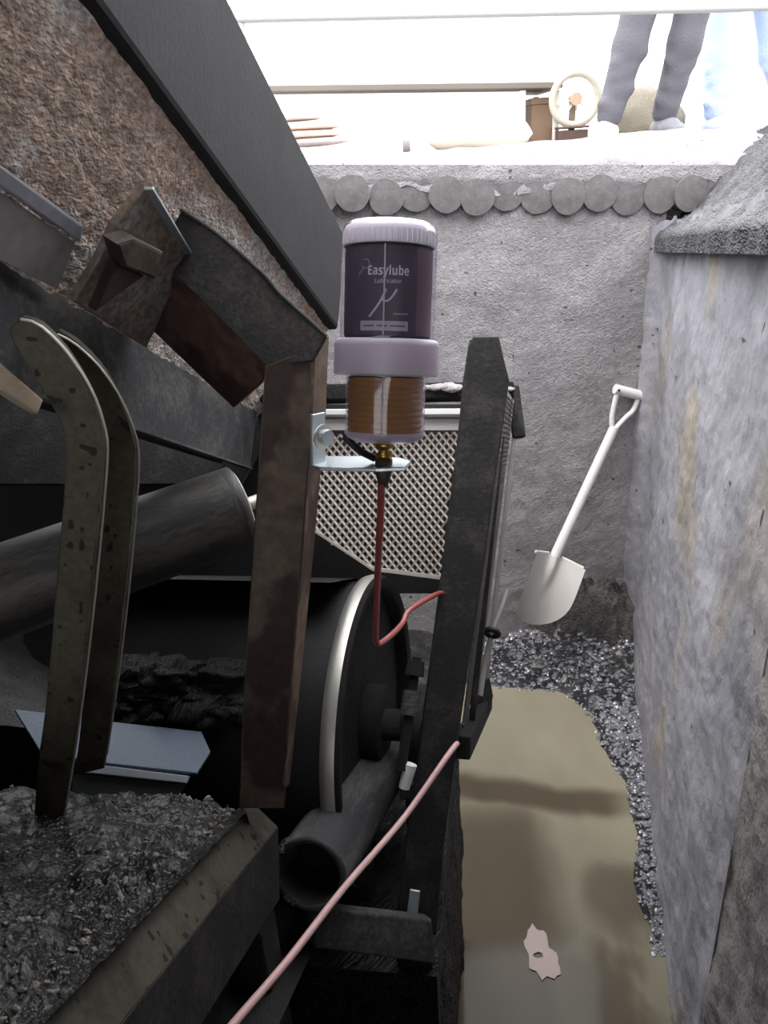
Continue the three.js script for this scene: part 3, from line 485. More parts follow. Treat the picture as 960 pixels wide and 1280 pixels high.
// ------------------------------------------------------------------ tail pulley, belt, bearing, pipe
{
  const C = at(478, 905, 1.52), R = 0.285, S = SIDE.clone().addScaledVector(AX, -0.10).normalize();
  const p = thing('tail_pulley', 'dark conveyor tail pulley drum with a bright worn rim', 'pulley', C.clone().addScaledVector(V(0, 1, 0), -R));
  const pr = (pts, s = 96) => lathe(pts, C, S, s);
  mesh('drum', pr([[0.02, -0.75], [R - 0.02, -0.75], [R - 0.012, -0.02], [R - 0.012, -0.018]]), M.belt, p);
  mesh('rim', pr([[R - 0.014, -0.035], [R, -0.033], [R + 0.003, -0.02], [R + 0.001, -0.008]]), M.bright, p, 'bright worn rim');
  mesh('end_disc', pr([[0.03, -0.028], [R - 0.03, -0.028], [R - 0.026, -0.004], [R - 0.004, 0], [R + 0.001, -0.0075], [R - 0.004, -0.02]]), M.grime, p, 'dark end disc');
  mesh('hub', pr([[0.03, -0.03], [0.075, -0.03], [0.075, 0.0], [0.068, 0.006], [0.03, 0.006]]), M.grime, p);
  mesh('shaft', pr([[0.001, -0.4], [0.03, -0.4], [0.03, 0.115], [0.027, 0.118], [0.001, 0.118]], 32), M.grime, p);

  const br = thing('bearing_block', 'black greasy bearing block beside the tail pulley', 'bearing', at(525, 870, 1.42));
  const bc = C.clone().addScaledVector(S, 0.075), [bx, by, bz] = frameAlong(S, AX);
  mesh('housing', [lathe([[0.032, -0.022], [0.075, -0.024], [0.08, -0.012], [0.08, 0.012], [0.075, 0.024], [0.032, 0.022]], bc, S, 48), beam(bc.clone().addScaledVector(AX, -0.13).addScaledVector(NRM, -0.085), bc.clone().addScaledVector(AX, 0.13).addScaledVector(NRM, -0.085), 0.03, 0.05, NRM, 0.006)], M.black, br);
  for (const s of [-0.1, 0.1]) { const b0 = bc.clone().addScaledVector(AX, s).addScaledVector(NRM, -0.07); mesh('bolt', hex(b0, b0.clone().addScaledVector(NRM, 0.014), 0.013), M.grime, br); }
  const t0 = at(521, 822, 1.30), t1 = at(508, 915, 1.27), st = (a) => t0.clone().lerp(t1, a);
  const rodm = mesh('adjuster_rod', [cyl(st(0), st(1.5), 0.008, 0.008, 16)], M.grime, br, 'vertical threaded rod');
  mesh('collar', cyl(st(0.05), st(0.25), 0.014, 0.016, 20), M.grime, rodm); mesh('nut', hex(st(0.45), st(0.78), 0.015), M.dust, rodm);
  mesh('bright_gap', cyl(at(513, 955, 1.26), at(505, 985, 1.26), 0.011, 0.009, 16), M.cap, rodm, 'pale stub standing in for a bright gap');  // pale stub added where a gap shows the bright floor
  mesh('support', beam(bc.clone().addScaledVector(NRM, -0.1), bc.clone().addScaledVector(NRM, -0.1).setY(-0.03), 0.08, 0.05, AX, 0.004), M.black, br);

  single('conveyor_belt', 'black conveyor belt dropping away beneath the hopper to the tail pulley', 'belt',
    surface(70, 14, (u, v) => { const w = mix(-0.74, -0.06, v), t = u * 3; let p0; const base = C.clone().addScaledVector(S, w), Rb = R - 0.006;
      if (t < 1) p0 = base.clone().addScaledVector(NRM, Rb).addScaledVector(AX, mix(-0.22, 0, t)); else if (t < 2) { const a = (t - 1) * Math.PI; p0 = base.clone().addScaledVector(NRM, Rb * Math.cos(a)).addScaledVector(AX, Rb * Math.sin(a)); } else p0 = base.clone().addScaledVector(NRM, -Rb).addScaledVector(AX, -mix(0, 1.5, t - 2)); return [p0, t, v]; }), M.belt);

  // pipe end with its open mouth towards the viewer
  const q0 = at(386, 1094, 1.17), q1 = at(478, 950, 1.62), ax = q1.clone().sub(q0), PL = ax.length();
  const pipe = thing('steel_pipe', 'short mud-caked steel pipe with a dark open mouth low under the pulley', 'pipe', q0.clone());
  mesh('pipe_wall', lathe([[0.046, PL], [0.046, 0.004], [0.049, 0], [0.055, 0], [0.058, 0.004], [0.058, PL]], q0, ax, 48), M.dust, pipe);
  mesh('pipe_plug', lathe([[0.001, 0.09], [0.047, 0.09], [0.047, 0.10]], q0, ax, 32), M.belt, pipe);
  const cr = []; for (let i = 0; i < 60; i++) { const a = 0.5 + i / 60 * 2.0, [fx, , fz] = frameAlong(ax); cr.push(blob(0.003 + 0.005 * rnd(), q0.clone().addScaledVector(fx, 0.055 * Math.cos(a + 0.3)).addScaledVector(fz, 0.055 * Math.sin(a + 0.3)).addScaledVector(ax, 0.05 * rnd()), [1, 1, 1], 0.3, 1.5, 1)); }
  mesh('mud_crumbs', cr, M.soil, pipe).userData.kind = 'stuff';
  mesh('saddle', beam(q0.clone().lerp(q1, 0.5), q0.clone().lerp(q1, 0.5).setY(-0.03), 0.05, 0.06, SIDE, 0.004), M.black, pipe);
}
// ------------------------------------------------------------------ idler roller, its bent end brackets, plank, blue sheets
{
  const a0 = at(300, 634, 1.16), dir = at(165, 682, 1.10).sub(a0).normalize(), r = 0.062;
  const ro = thing('idler_roller', 'grey steel idler roller tilted under the belt edge', 'roller', a0.clone().addScaledVector(dir, 0.15).add(V(0, -r, 0)));
  mesh('shell', lathe([[r - 0.004, 0.004], [r, 0], [r + 0.0005, 0.01], [r, 0.02], [r, 0.46], [0.01, 0.465]], a0, dir, 64), M.roller, ro);
  mesh('end_ring', lathe([[0.034, 0.006], [0.036, -0.002], [r - 0.006, -0.003], [r, 0.0], [r - 0.004, 0.006]], a0, dir, 48), std({ color: 0xb9b4aa, roughness: 0.5, metalness: 0.3 }), ro, 'pale end ring');
  mesh('end_cup', lathe([[0.035, 0.002], [0.03, 0.018], [0.001, 0.02]], a0, dir, 32), M.rubber, ro);
  mesh('axle', lathe([[0.001, -0.04], [0.01, -0.04], [0.01, 0.02]], a0, dir, 20), M.bright, ro);

  const br = (name, outer, inner, [d, dB], th, label) => { const dep = (y) => mix(d, dB, (y - 400) / 640);
    const b = thing('idler_bracket', label, 'bracket', at(outer.at(-1)[0], outer.at(-1)[1], dB));
    const pts = [...outer, ...inner.slice().reverse()].map(([x, y]) => at(x, y, dep(y)));
    mesh('plate', plate(pts, th, { bevel: 0.0015, dir: AX }), std({ map: T.olive, color: 0xe9e2d2, roughness: 0.7, bumpMap: T.fineBump, bumpScale: 0.0008 }), b);
    const w = outer.map(([x, y]) => at(x, y, dep(y) - 0.0005).addScaledVector(AX, th * 0.5));
    mesh('lit_edge', tube(w.slice(0, -1), 0.0016, 60, 0.5, 6), M.bright, b, 'bare bright edge');  // bright strip along the outline imitates light on the edge
    return b;
  };
  const sp = (pts) => new THREE.SplineCurve(pts.map((p) => new THREE.Vector2(...p))).getPoints(28).map((p) => [p.x, p.y]);
  br('a', sp([[22, 397], [45, 404], [80, 438], [112, 488], [128, 535], [131, 570], [124, 660], [112, 780], [97, 900], [74, 1045]]), sp([[8, 412], [14, 430], [40, 470], [72, 520], [84, 560], [80, 640], [70, 760], [58, 880], [46, 960], [38, 1045]]), [0.74, 0.97], 0.010, 'olive grey bent bracket plate standing nearest on the left');
  br('b', sp([[68, 416], [90, 428], [122, 458], [148, 497], [165, 538], [171, 575], [166, 660], [154, 780], [141, 880], [128, 965]]), sp([[60, 424], [70, 440], [98, 476], [120, 520], [130, 570], [126, 660], [116, 780], [104, 880], [96, 940], [88, 975]]), [0.80, 1.12], 0.010, 'darker bent bracket plate directly behind the nearest one');
  single('timber_offcut', 'pale sawn timber offcut at the left edge by the bent brackets', 'timber', plate([at(-60, 400, 0.72), at(-10, 440, 0.74), at(54, 500, 0.79), at(44, 517, 0.79), at(-10, 478, 0.74), at(-60, 442, 0.72)], 0.02, { bevel: 0.003 }), std({ color: 0xb7a48e, roughness: 0.8, bumpMap: T.brush, bumpScale: 0.001 }));
  single('return_belt', 'dark sagging return belt under the idler roller', 'belt', surface(40, 30, (u, v) => { const p = at(mix(-40, 330, u), mix(770, 900, v), mix(1.5, 1.3, v)); p.y += -0.03 * Math.sin(u * Math.PI) + 0.012 * fbm(u * 5, v * 5, 2, 3); return [p, u, v]; }), std({ color: 0x201f1d, roughness: 0.5, bumpMap: T.fineBump, bumpScale: 0.001 }));
  const sh = thing('steel_sheet', 'blue-grey steel sheet lying behind the bent brackets', 'sheet', at(150, 960, 1.22));
  mesh('face', plate([at(18, 886, 1.28), at(60, 890, 1.28), at(130, 903, 1.28), at(252, 915, 1.28), at(263, 936, 1.24), at(246, 967, 1.2), at(125, 956, 1.2), at(52, 940, 1.2)], 0.006), M.blue, sh);
  mesh('folded_edge', plate([at(100, 953, 1.195), at(237, 970, 1.195), at(233, 979, 1.19), at(100, 965, 1.19)], 0.008), std({ color: 0xaab2ba, roughness: 0.4 }), sh, 'pale folded edge');
  mesh('apron', plate([at(90, 966, 1.2), at(232, 981, 1.2), at(214, 1010, 1.2), at(90, 1000, 1.2)], 0.006), std({ color: 0x59625f, roughness: 0.7 }), sh);
  single('metal_offcut', 'small pale grey metal offcut on the spilled gravel at the left edge', 'scrap', plate([at(-40, 1080, 0.86), at(62, 1092, 0.9), at(44, 1112, 0.875), at(-40, 1122, 0.83)], 0.004), std({ color: 0x8d939c, roughness: 0.45, metalness: 0.2 }));
}
// ------------------------------------------------------------------ stringer beam and spilled gravel (lower left)
{
  const f0 = go(at(300, 1010, 1.06), 0.04), f1 = go(at(338, 1046, 1.08), 0.04), g = thing('stringer_beam', 'muddy olive steel stringer beam running from the upright to the lower left', 'beam', go(f1, -0.4));
  const L = 0.75;
  mesh('top_face', plate([go(f0, -L), f0, f1, go(f1, -L)], 0.01, { bevel: 0.002, dir: NRM.clone().negate() }), M.olive, g);
  mesh('web', plate([go(f1, -L), go(f1, 0), go(f1, 0, 0.004, -0.10), go(f1, -L, 0.004, -0.10)], 0.01, { dir: SIDE.clone().negate() }), M.black, g);
  mesh('leg', [beam(go(f1, -0.05, -0.03, -0.1), go(f1, -0.05, -0.03, -0.1).setY(-0.03), 0.06, 0.06, SIDE, 0.004), beam(go(f1, -L + 0.05, -0.03, -0.1), go(f1, -L + 0.05, -0.03, -0.1).setY(-0.03), 0.06, 0.06, SIDE, 0.004)], M.black, g);

  const o = go(f0, 0, 0.016, 0.003), sp = (a, s) => { const p = go(o, a + 0.05 * n3(s * 9, 4, 2), -s, 0); p.addScaledVector(NRM, (0.02 * sm(0, 0.25, s) + 0.035 * fbm(a * 9, s * 9, 7, 4) * sm(0, 0.06, s) + 0.016 * fbm(a * 40, s * 40, 2, 3)) * sm(-0.02, 0.03, s) - 0.10 * sm(-0.07, -0.01, a)); return p; };
  single('spilled_gravel', 'dark wet spilled gravel covering the ledge at lower left', 'gravel', surface(150, 130, (u, v) => [sp(mix(-0.8, -0.01, v), mix(0, 0.75, u)), u * 0.75, v * 0.9]), M.spill, null, 'stuff');
  const peb = [], v0 = [0, 1, 2, 3].map(() => { const b = blob(1, V(0, 0, 0), [1.2, 0.6, 0.85], 0.5, 1.3, 1).toNonIndexed(); b.computeVertexNormals(); return b; });
  for (let i = 0; i < 1500; i++) { const a = -0.72 + 0.66 * rnd(), s = 0.015 + 0.6 * rnd() * rnd(), p = sp(a, s), r = 0.0012 + 0.0032 * rnd() ** 3; const b = v0[i & 3].clone().rotateY(rnd() * 6).rotateX(rnd() * 2).scale(r, r, r).translate(p.x, p.y, p.z); peb.push(b); }
  single('pebbles', 'small pale pebbles scattered over the spilled gravel ledge', 'pebbles', peb, std({ color: 0x7d7871, roughness: 0.5 }), null, 'stuff');
  single('ledge', 'dark concrete ledge under the spilled gravel', 'ledge', (() => { const c = go(o, -0.55, -0.40, -0.16), d = new THREE.BoxGeometry(0.74, 0.2, 0.98).applyMatrix4(basis(SIDE, NRM, AX.clone().negate(), c)); return d; })(), M.grime);
  const cs = thing('ledge_pier', 'dark concrete pier carrying the gravel ledge', 'pier', go(o, -0.5, -0.4, -0.26).setY(0));
  mesh('pier', beam(go(o, -0.5, -0.4, -0.26), go(o, -0.5, -0.4, -0.26).setY(-0.03), 0.5, 0.5, SIDE, 0.01), M.grime, cs);
  const clods = []; for (let i = 0; i < 40; i++) clods.push(blob(0.018 + 0.03 * rnd(), at(140 + 150 * rnd(), 835 + 62 * rnd(), 1.33 + 0.05 * rnd()), [1.5, 0.6, 1], 0.6, 2.2, 3));
  single('mud_clods', 'black mud clods banked behind the blue-grey sheet', 'mud', clods, std({ color: 0x0d0d0d, roughness: 0.8, bumpMap: T.mudBump, bumpScale: 0.01 }), null, 'stuff');
}
// ------------------------------------------------------------------ shovel leaning in the far corner
{
  const g = thing('shovel', 'white D-handled shovel leaning in the far corner with its blade on the mud heap', 'shovel', onZ(676, 765, WZ + 0.28));
  const top = onZ(768, 534, WZ + 0.07), bot = onZ(694, 694, WZ + 0.20), d = top.clone().sub(bot).normalize();
  const tip = onZ(659, 771, WZ + 0.25);
  mesh('shaft', cyl(bot.clone().addScaledVector(d, -0.04), top, 0.021, 0.0195, 24), M.white, g);
  // D grip
  const gl = onZ(772, 487, WZ + 0.05), gr = onZ(799, 494, WZ + 0.04);
  mesh('grip', [tube([top.clone().addScaledVector(d, -0.02), onZ(765, 520, WZ + 0.065), gl], 0.0105, 20), tube([top.clone().addScaledVector(d, -0.02), onZ(782, 522, WZ + 0.06), onZ(792, 512, WZ + 0.05), gr], 0.0105, 24), (() => { const e = gr.clone().sub(gl).normalize().multiplyScalar(0.012); return cyl(gl.clone().sub(e), gr.clone().add(e), 0.02, 0.02, 24); })()], M.white, g, 'white D grip');
  const en = gr.clone().sub(gl).normalize(); mesh('rivet', cyl(onZ(774, 488, WZ + 0.069), onZ(774, 488, WZ + 0.075), 0.005, 0.005, 12), M.grime, g);
  // pointed blade, dished, with a folded socket
  const ex = onZ(718, 712, WZ + 0.19).sub(onZ(676, 692, WZ + 0.19)); const ey = tip.clone().sub(bot).normalize(); ex.addScaledVector(ey, -ex.dot(ey)).normalize(); const ez = ex.clone().cross(ey); if (ez.z < 0) ez.negate();
  const Lb = tip.clone().sub(bot).length() + 0.02, Wb = 0.112;
  const outline = (t) => Wb * (t < 0.45 ? 1 - 0.03 * t : Math.sqrt(Math.max(0, 1 - ((t - 0.45) / 0.56) ** 2)) * 0.985);
  const blade = (off) => surface(36, 40, (u, v) => { const t = v, x = (u * 2 - 1) * outline(t), dish = 0.45 * x * x / Wb + 0.02 * Math.sin(t * 2.5), crease = 0.028 * Math.exp(-((x / 0.016) ** 2)) * sm(0.6, 0.1, t); return [bot.clone().addScaledVector(ex, x).addScaledVector(ey, t * Lb).addScaledVector(ez, dish * 1.6 - crease * -1 + off), u, v]; });
  const b = mesh('blade', [blade(0), blade(-0.003)], std({ color: 0xc6c2be, roughness: 0.5, metalness: 0.2, bumpMap: T.fineBump, bumpScale: 0.0008 }), g, 'pale grey pointed blade');
  for (const s of [-1, 1]) mesh('step', beam(bot.clone().addScaledVector(ex, s * 0.03), bot.clone().addScaledVector(ex, s * Wb).addScaledVector(ez, 0.06), 0.012, 0.008, ey, 0.003), M.white, b);
  mesh('socket', cyl(bot.clone().addScaledVector(ey, 0.16).addScaledVector(ez, 0.008), bot.clone().addScaledVector(d, 0.05), 0.007, 0.021, 20), M.white, g);
}
// ------------------------------------------------------------------ above ground: guard rail, bench, sacks, wheel, people
{
  const RZ = WZ - 0.35, yl = (x) => mix(19, 3, (x - 262) / 698), c = (x) => onZ(x, yl(x), RZ);
  const r = thing('guard_rail', 'pale steel guard rail crossing the bright opening above the pit', 'rail', V(0.3, 2.1, RZ));
  mesh('bar', beam(c(120), c(1150), 0.055, 0.055, V(0, 1, 0), 0.012), std({ color: 0xb8b6b4, roughness: 0.5 }), r);
  for (const x of [298, 1120]) { const p = c(x); mesh('rail_post', cyl(p.clone(), p.clone().setY(2.0), 0.02, 0.02, 16), std({ color: 0xb8b6b4, roughness: 0.5 }), r); }
}
{
  const BZ = -4.5, q = (x, y, z = BZ) => onZ(x, y, z), gy = 2.11;
  const t = thing('work_table', 'long pale workbench with a grey edged top beyond the rim', 'table', q(520, 175).setY(gy));
  mesh('top', (() => { const a = q(318, 111), b = q(704, 106); return beam(a.clone().add(V(0, 0, -0.3)), b.clone().add(V(0, 0, -0.3)), 0.03, 0.6, V(0, 1, 0), 0.006); })(), std({ color: 0x6a625a, roughness: 0.6 }), t, 'grey edged top');
  const a = q(325, 118), b = q(658, 114);
  mesh('apron', plate([a.clone(), b.clone(), V(b.x, gy + 0.06, BZ), V(a.x, gy + 0.06, BZ)].map((p) => p.add(V(0, 0, -0.02))), 0.02), std({ color: 0xe8e2d8, roughness: 0.6 }), t, 'white front panel');
  for (const x of [330, 655, 698]) for (const z of [-0.04, -0.56]) { const p = q(x, 112); mesh('leg', beam(V(p.x, p.y, BZ + z), V(p.x, gy - 0.02, BZ + z), 0.03, 0.03, V(1, 0, 0), 0.004), std({ color: 0xd9d3ca, roughness: 0.6 }), t); }
  const box = (name, label, cat, x0, y0, x1, z, dz, col) => { const A = q(x0, y0, z), B = q(x1, y0, z), h = A.y - gy; const th = thing(name, label, cat, V((A.x + B.x) / 2, gy - 0.01, z - dz / 2)); const w = B.x - A.x; const bw = (y, hh, ww, d) => new RoundedBoxGeometry(ww, hh, d, 3, 0.008).translate((A.x + B.x) / 2, y, z - dz / 2); mesh('body', bw(gy - 0.01 + h * 0.45, h * 0.9, w, dz), std({ color: col, roughness: 0.8, bumpMap: T.fineBump, bumpScale: 0.001 }), th); mesh('lid', bw(gy + h * 0.92, h * 0.14, w * 1.06, dz * 1.05), std({ color: col, roughness: 0.7 }), th); };
  box('crate', 'brown crate tucked under the end of the pale workbench', 'crate', 664, 122, 692, -4.6, 0.3, 0x8d7461);
  box('crate', 'low dark brown box on the ground beneath the pale wheel', 'box', 700, 158, 736, -4.42, 0.22, 0x5a4640);
  // wheel of a cart
  const wc = q(719, 124, -4.5), w = thing('cart_wheel', 'pale spoked cart wheel standing at the end of the workbench', 'wheel', wc.clone().setY(gy)), R = wc.y - gy > 0.14 ? 0.135 : wc.y - gy;
  mesh('tyre', new THREE.TorusGeometry(R - 0.018, 0.018, 14, 48).translate(wc.x, wc.y, wc.z), std({ color: 0xb5b0a0, roughness: 0.7 }), w);
  mesh('hub', cyl(wc.clone().add(V(0, 0, -0.03)), wc.clone().add(V(0, 0, 0.03)), 0.03, 0.03, 20), std({ color: 0xb29a84, roughness: 0.6 }), w);
  for (let i = 0; i < 8; i++) { const an = i * Math.PI / 4 + 0.2, dd = V(Math.cos(an), Math.sin(an), 0); mesh('spoke', beam(wc.clone().addScaledVector(dd, 0.025), wc.clone().addScaledVector(dd, R - 0.022), 0.012, 0.008, V(0, 0, 1), 0.002), std({ color: 0xd2ccc0, roughness: 0.6 }), w); }
  mesh('stand', beam(wc.clone().add(V(0, -0.02, -0.05)), V(wc.x, gy - 0.02, wc.z - 0.06), 0.03, 0.03, V(1, 0, 0), 0.004), std({ color: 0x8a7a6a, roughness: 0.8 }), w);
  // stacked sacks, left
  const fold = (x0, x1, y, z, h, col, label) => { const A = q(x0, y, z), B = q(x1, y, z), cx = (A.x + B.x) / 2, ww = B.x - A.x; const g = blob(0.5, V(0, 0, 0), [ww, h, 0.42], 0.05, 1.2, 4); g.translate(cx, A.y, z - 0.1); single('folded_sack', label, 'sack', g, std({ color: col, roughness: 0.8, bumpMap: T.fineBump, bumpScale: 0.002 }), 'folded sacks piled behind the rim'); };
  fold(322, 440, 181, -4.15, 0.045, 0xf0e2dc, 'pink-white folded sack, lowest of the pile behind the rim');
  fold(326, 432, 171, -4.15, 0.045, 0xeed4c8, 'orange-tinged folded sack, second from the bottom of the pile');
  fold(330, 432, 160, -4.15, 0.05, 0xf0dcd0, 'pale orange folded sack, third up in the pile');
  fold(336, 405, 145, -4.15, 0.07, 0xddd8d2, 'white bulging folded sack on top of the pile');
  const pp = thing('white_pipe', 'short white plastic pipe lying on the ground before the workbench', 'pipe', V(q(480, 178, -4.25).x, gy, -4.25));
  const p0 = q(437, 177, -4.25), p1 = q(512, 176, -4.25); p0.y = p1.y = gy + 0.028; mesh('pipe_wall', lathe([[0.024, p1.distanceTo(p0)], [0.024, 0], [0.03, 0], [0.03, p1.distanceTo(p0)], [0.024, p1.distanceTo(p0)]], p0, p1.clone().sub(p0), 24), M.white, pp); mesh('coupling', cyl(p1.clone().lerp(p0, 0.12), p1, 0.036, 0.036, 24), std({ color: 0x6b6460, roughness: 0.7 }), pp, 'dark end coupling');
  single('sand_sack', 'tan slumped sack leaning at the foot of the workbench', 'sack', blob(0.5, V(q(600, 172, -4.35).x, gy + 0.06, -4.36), [0.52, 0.2, 0.25], 0.12, 1.5, 4), std({ color: 0xcfc5b5, roughness: 0.9, bumpMap: T.fineBump, bumpScale: 0.002 }));
  single('earth_lump', 'brownish grey heap of earth behind the grey-trousered legs', 'earth', blob(0.5, V(q(800, 160, -4.9).x, gy + 0.07, -4.9), [0.46, 0.36, 0.4], 0.15, 1.3, 4), std({ color: 0x7c7568, roughness: 0.95, bumpMap: T.mudBump, bumpScale: 0.008 }));
}
// a person: one field for each of body and clothes, meshed with marching cubes
function fieldMesh(bones, cell, pad = 0.06, k = 0.02) {
  const lo = V(9, 9, 9), hi = V(-9, -9, -9);
  for (const [a, b, ra, rb] of bones) for (const [p, r] of [[a, ra], [b, rb]]) { lo.min(p.clone().addScalar(-r - pad)); hi.max(p.clone().addScalar(r + pad)); }
  const size = Math.max(hi.x - lo.x, hi.y - lo.y, hi.z - lo.z), N = Math.min(110, Math.ceil(size / cell) + 4), c = lo.clone().add(hi).multiplyScalar(0.5);
  const mc = new MarchingCubes(N, new THREE.MeshBasicMaterial(), false, false, 400000); mc.isolation = 0;
  const ab = V(0, 0, 0), ap = V(0, 0, 0), half = size / 2;
  for (let z = 0; z < N; z++) for (let y = 0; y < N; y++) for (let x = 0; x < N; x++) {
    const p = V(c.x + (x - N / 2) / (N / 2) * half, c.y + (y - N / 2) / (N / 2) * half, c.z + (z - N / 2) / (N / 2) * half); let d = 1;
    for (const [a, b, ra, rb] of bones) { ab.subVectors(b, a); ap.subVectors(p, a); const L2 = ab.lengthSq(), t = L2 ? Math.max(0, Math.min(1, ap.dot(ab) / L2)) : 0; const e = ap.addScaledVector(ab, -t).length() - mix(ra, rb, t); const h = Math.max(k - Math.abs(d - e), 0) / k; d = Math.min(d, e) - h * h * k * 0.25; }
    mc.field[x + y * N + z * N * N] = -d;
  }
  mc.update(); const n = mc.count, P = new Float32Array(mc.positionArray.slice(0, n * 3));
  const g = new THREE.BufferGeometry(); g.setAttribute('position', new THREE.BufferAttribute(P, 3)); g.scale(half, half, half); g.translate(c.x, c.y, c.z);
  const m = BGU.mergeVertices(g, 1e-4); m.computeVertexNormals(); m.setAttribute('uv', new THREE.Float32BufferAttribute(new Float32Array(m.attributes.position.count * 2).map((_, i) => m.attributes.position.array[(i >> 1) * 3 + (i & 1)]), 2)); return m;
}
function person(label, { ankle, knee, hip, lean, face, trousers, jacket, shoes, toe, sole }) {
  const up = V(0, 1, 0), hc = hip[0].clone().add(hip[1]).multiplyScalar(0.5), right = hip[1].clone().sub(hip[0]).setY(0).normalize();
  const pr = thing('person', label, 'person', ankle[0].clone().add(ankle[1]).multiplyScalar(0.5).setY(sole));
  const waist = hc.clone().add(V(lean.x * 0.2, 0.14, lean.z * 0.2)), chest = waist.clone().add(V(lean.x * 0.5, 0.26, lean.z * 0.5)), neck = chest.clone().add(V(lean.x * 0.3, 0.22, lean.z * 0.3)), head = neck.clone().addScaledVector(up, 0.15).addScaledVector(face, 0.03);
  const sh = [-1, 1].map((s) => chest.clone().addScaledVector(right, s * 0.17).addScaledVector(up, 0.14)), el = sh.map((p, i) => p.clone().addScaledVector(right, (i ? 1 : -1) * 0.07).addScaledVector(up, -0.28)), wr = el.map((p, i) => p.clone().addScaledVector(face, 0.12).addScaledVector(up, -0.22));
  // body: head, neck, hands on one field
  const skin = std({ color: 0x9a6f55, roughness: 0.6 });
  const fz = face.clone().normalize(), fx = up.clone().cross(fz);
  const b = [[neck.clone().addScaledVector(up, -0.06), neck.clone().addScaledVector(up, 0.06), 0.055, 0.052], [head.clone().addScaledVector(up, 0.03), head.clone().addScaledVector(up, 0.03).addScaledVector(fz, -0.02), 0.088, 0.09], [head.clone(), head.clone().addScaledVector(up, -0.06).addScaledVector(fz, 0.035), 0.07, 0.042], [head.clone().addScaledVector(fz, 0.09), head.clone().addScaledVector(fz, 0.105).addScaledVector(up, -0.03), 0.008, 0.014], ...[-1, 1].map((s) => [head.clone().addScaledVector(fx, s * 0.085).addScaledVector(up, 0.01), head.clone().addScaledVector(fx, s * 0.088).addScaledVector(up, -0.025), 0.014, 0.01])];
  const skins = [fieldMesh(b, 0.007, 0.02, 0.02)];
  wr.forEach((p, i) => { const s = i ? 1 : -1, dn = up.clone().multiplyScalar(-0.92).addScaledVector(fz, 0.3).normalize(), hb = [[p.clone().addScaledVector(dn, -0.05), p, 0.028, 0.026], [p, p.clone().addScaledVector(dn, 0.07), 0.026, 0.028]]; for (let f = 0; f < 4; f++) { const k = p.clone().addScaledVector(dn, 0.085).addScaledVector(fz, (f - 1.5) * 0.018), m1 = k.clone().addScaledVector(dn, 0.04 - 0.004 * Math.abs(f - 1.5)).addScaledVector(right, -s * 0.006), m2 = m1.clone().addScaledVector(dn, 0.028).addScaledVector(right, -s * 0.018); hb.push([p.clone().addScaledVector(dn, 0.04).addScaledVector(fz, (f - 1.5) * 0.014), k, 0.011, 0.0095], [k, m1, 0.0095, 0.0085], [m1, m2, 0.0085, 0.0075]); } const th = p.clone().addScaledVector(dn, 0.03).addScaledVector(fz, 0.03); hb.push([p, th, 0.015, 0.012], [th, th.clone().addScaledVector(dn, 0.035).addScaledVector(fz, 0.02), 0.011, 0.009]); skins.push(fieldMesh(hb, 0.0045, 0.015, 0.006)); });
  mesh('body', skins, skin, pr);
  mesh('hair', fieldMesh([[head.clone().addScaledVector(up, 0.06).addScaledVector(fz, -0.025), head.clone().addScaledVector(up, 0.03).addScaledVector(fz, -0.045), 0.085, 0.078]], 0.01, 0.02), std({ color: 0x161311, roughness: 0.8 }), pr);
  const cr = hc.clone().addScaledVector(up, -0.03);
  const tb = [[waist.clone().addScaledVector(up, -0.06).addScaledVector(right, -0.06), waist.clone().addScaledVector(up, -0.06).addScaledVector(right, 0.06), 0.105, 0.105], [hip[0].clone().addScaledVector(up, 0.02), hip[1].clone().addScaledVector(up, 0.02), 0.105, 0.105]];
  for (const i of [0, 1]) { tb.push([hip[i], knee[i], 0.094, 0.073], [knee[i], ankle[i].clone().lerp(knee[i], 0.08), 0.073, 0.060]); for (let f = 0; f < 5; f++) { const t = 0.10 + 0.16 * f + 0.03 * Math.sin(f * 5 + i), p = knee[i].clone().lerp(ankle[i], t), dd = right.clone().multiplyScalar(Math.cos(f * 2.3 + i) * 0.03).addScaledVector(V(0, 0, 1), 0.045); tb.push([p.clone().add(dd).addScaledVector(right, -0.03).addScaledVector(V(0, 0, 1), -0.012), p.clone().add(dd).addScaledVector(right, 0.03).addScaledVector(V(0, 0, 1), -0.012).addScaledVector(up, 0.035 * Math.sin(f)), 0.022, 0.018]); } }
  mesh('trousers', fieldMesh(tb, 0.012, 0.04, 0.035), trousers, pr);
  const jb = [[waist.clone().addScaledVector(right, -0.05).addScaledVector(up, -0.07), waist.clone().addScaledVector(right, 0.05).addScaledVector(up, -0.07), 0.118, 0.118], [waist, chest, 0.13, 0.135], [chest.clone().addScaledVector(right, -0.07), chest.clone().addScaledVector(right, 0.07), 0.12, 0.12], [chest, neck.clone().addScaledVector(up, -0.06), 0.12, 0.07], [sh[0], sh[1], 0.07, 0.07]];
  for (const i of [0, 1]) jb.push([sh[i], el[i], 0.066, 0.054], [el[i], wr[i].clone().lerp(el[i], 0.05), 0.054, 0.042]);
  mesh('jacket', fieldMesh(jb, 0.013, 0.04, 0.04), jacket, pr);
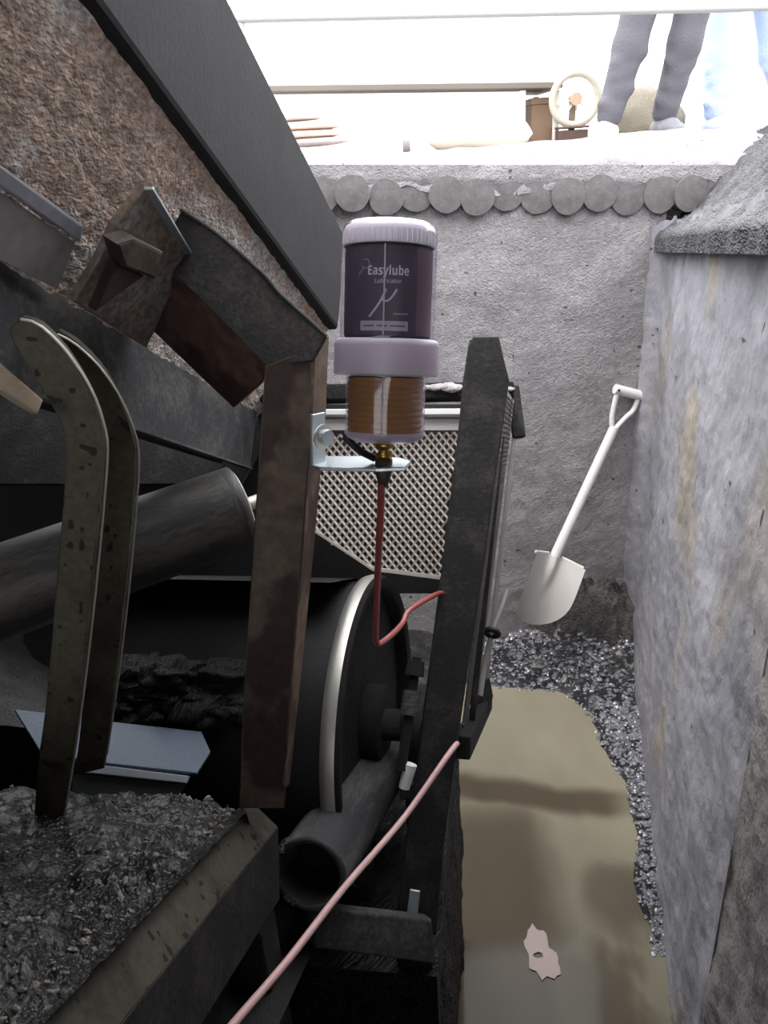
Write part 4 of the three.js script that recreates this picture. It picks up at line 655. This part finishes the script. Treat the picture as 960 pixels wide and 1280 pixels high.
  for (const i of [0, 1]) { const a = ankle[i].clone().setY(sole), t = toe[i]; mesh('shoe', fieldMesh([[a.clone().addScaledVector(t, -0.05).setY(sole + 0.042), a.clone().addScaledVector(t, 0.09).setY(sole + 0.040), 0.042, 0.044], [a.clone().addScaledVector(t, 0.09).setY(sole + 0.04), a.clone().addScaledVector(t, 0.16).setY(sole + 0.034), 0.044, 0.034], [a.clone().setY(sole + 0.05), a.clone().setY(sole + 0.10), 0.042, 0.040]], 0.009, 0.02, 0.02), shoes[i], pr, ['left shoe', 'right shoe'][i]); }
}
{
  const Z = -4.2, q = (x, y, z = Z) => onZ(x, y, z), sole = 2.115;
  const cloth = (c) => std({ color: c, roughness: 0.9, bumpMap: T.fineBump, bumpScale: 0.002 });
  const up = (p, y) => p.clone().setY(y);
  person('person in grey trousers standing with feet apart at the pit edge, white shoe', {
    sole, ankle: [up(q(760, 150), sole + 0.09), up(q(829, 150, Z - 0.08), sole + 0.09)], knee: [q(787, 58), q(856, 52, Z - 0.02)], hip: [q(815, -46), q(880, -48)],
    lean: V(0.05, 0, 0.05), face: V(-0.3, 0, 0.95).normalize(), toe: [V(-0.5, 0, 0.86), V(0.1, 0, 1)], trousers: cloth(0x5b5a60), jacket: cloth(0x3f4a5c), shoes: [std({ color: 0xe6e6e8, roughness: 0.5 }), std({ color: 0x77777c, roughness: 0.6 })],
  });
  const Z2 = -4.75, s2 = 2.115;
  person('person in light blue jeans at the right behind the grey-trousered figure', {
    sole: s2, ankle: [up(q(893, 150, Z2), s2 + 0.09), up(q(985, 150, Z2), s2 + 0.09)], knee: [q(897, 70, Z2), q(968, 68, Z2)], hip: [q(910, -25, Z2), q(962, -26, Z2)],
    lean: V(0, 0, 0.04), face: V(-0.1, 0, 1).normalize(), toe: [V(0, 0, 1), V(0.4, 0, 0.9)], trousers: cloth(0xa9b9d8), jacket: cloth(0xb8b8bc), shoes: [std({ color: 0xb9c3d6, roughness: 0.6 }), std({ color: 0xb9c3d6, roughness: 0.6 })],
  });
}
renderer.render(scene, camera);
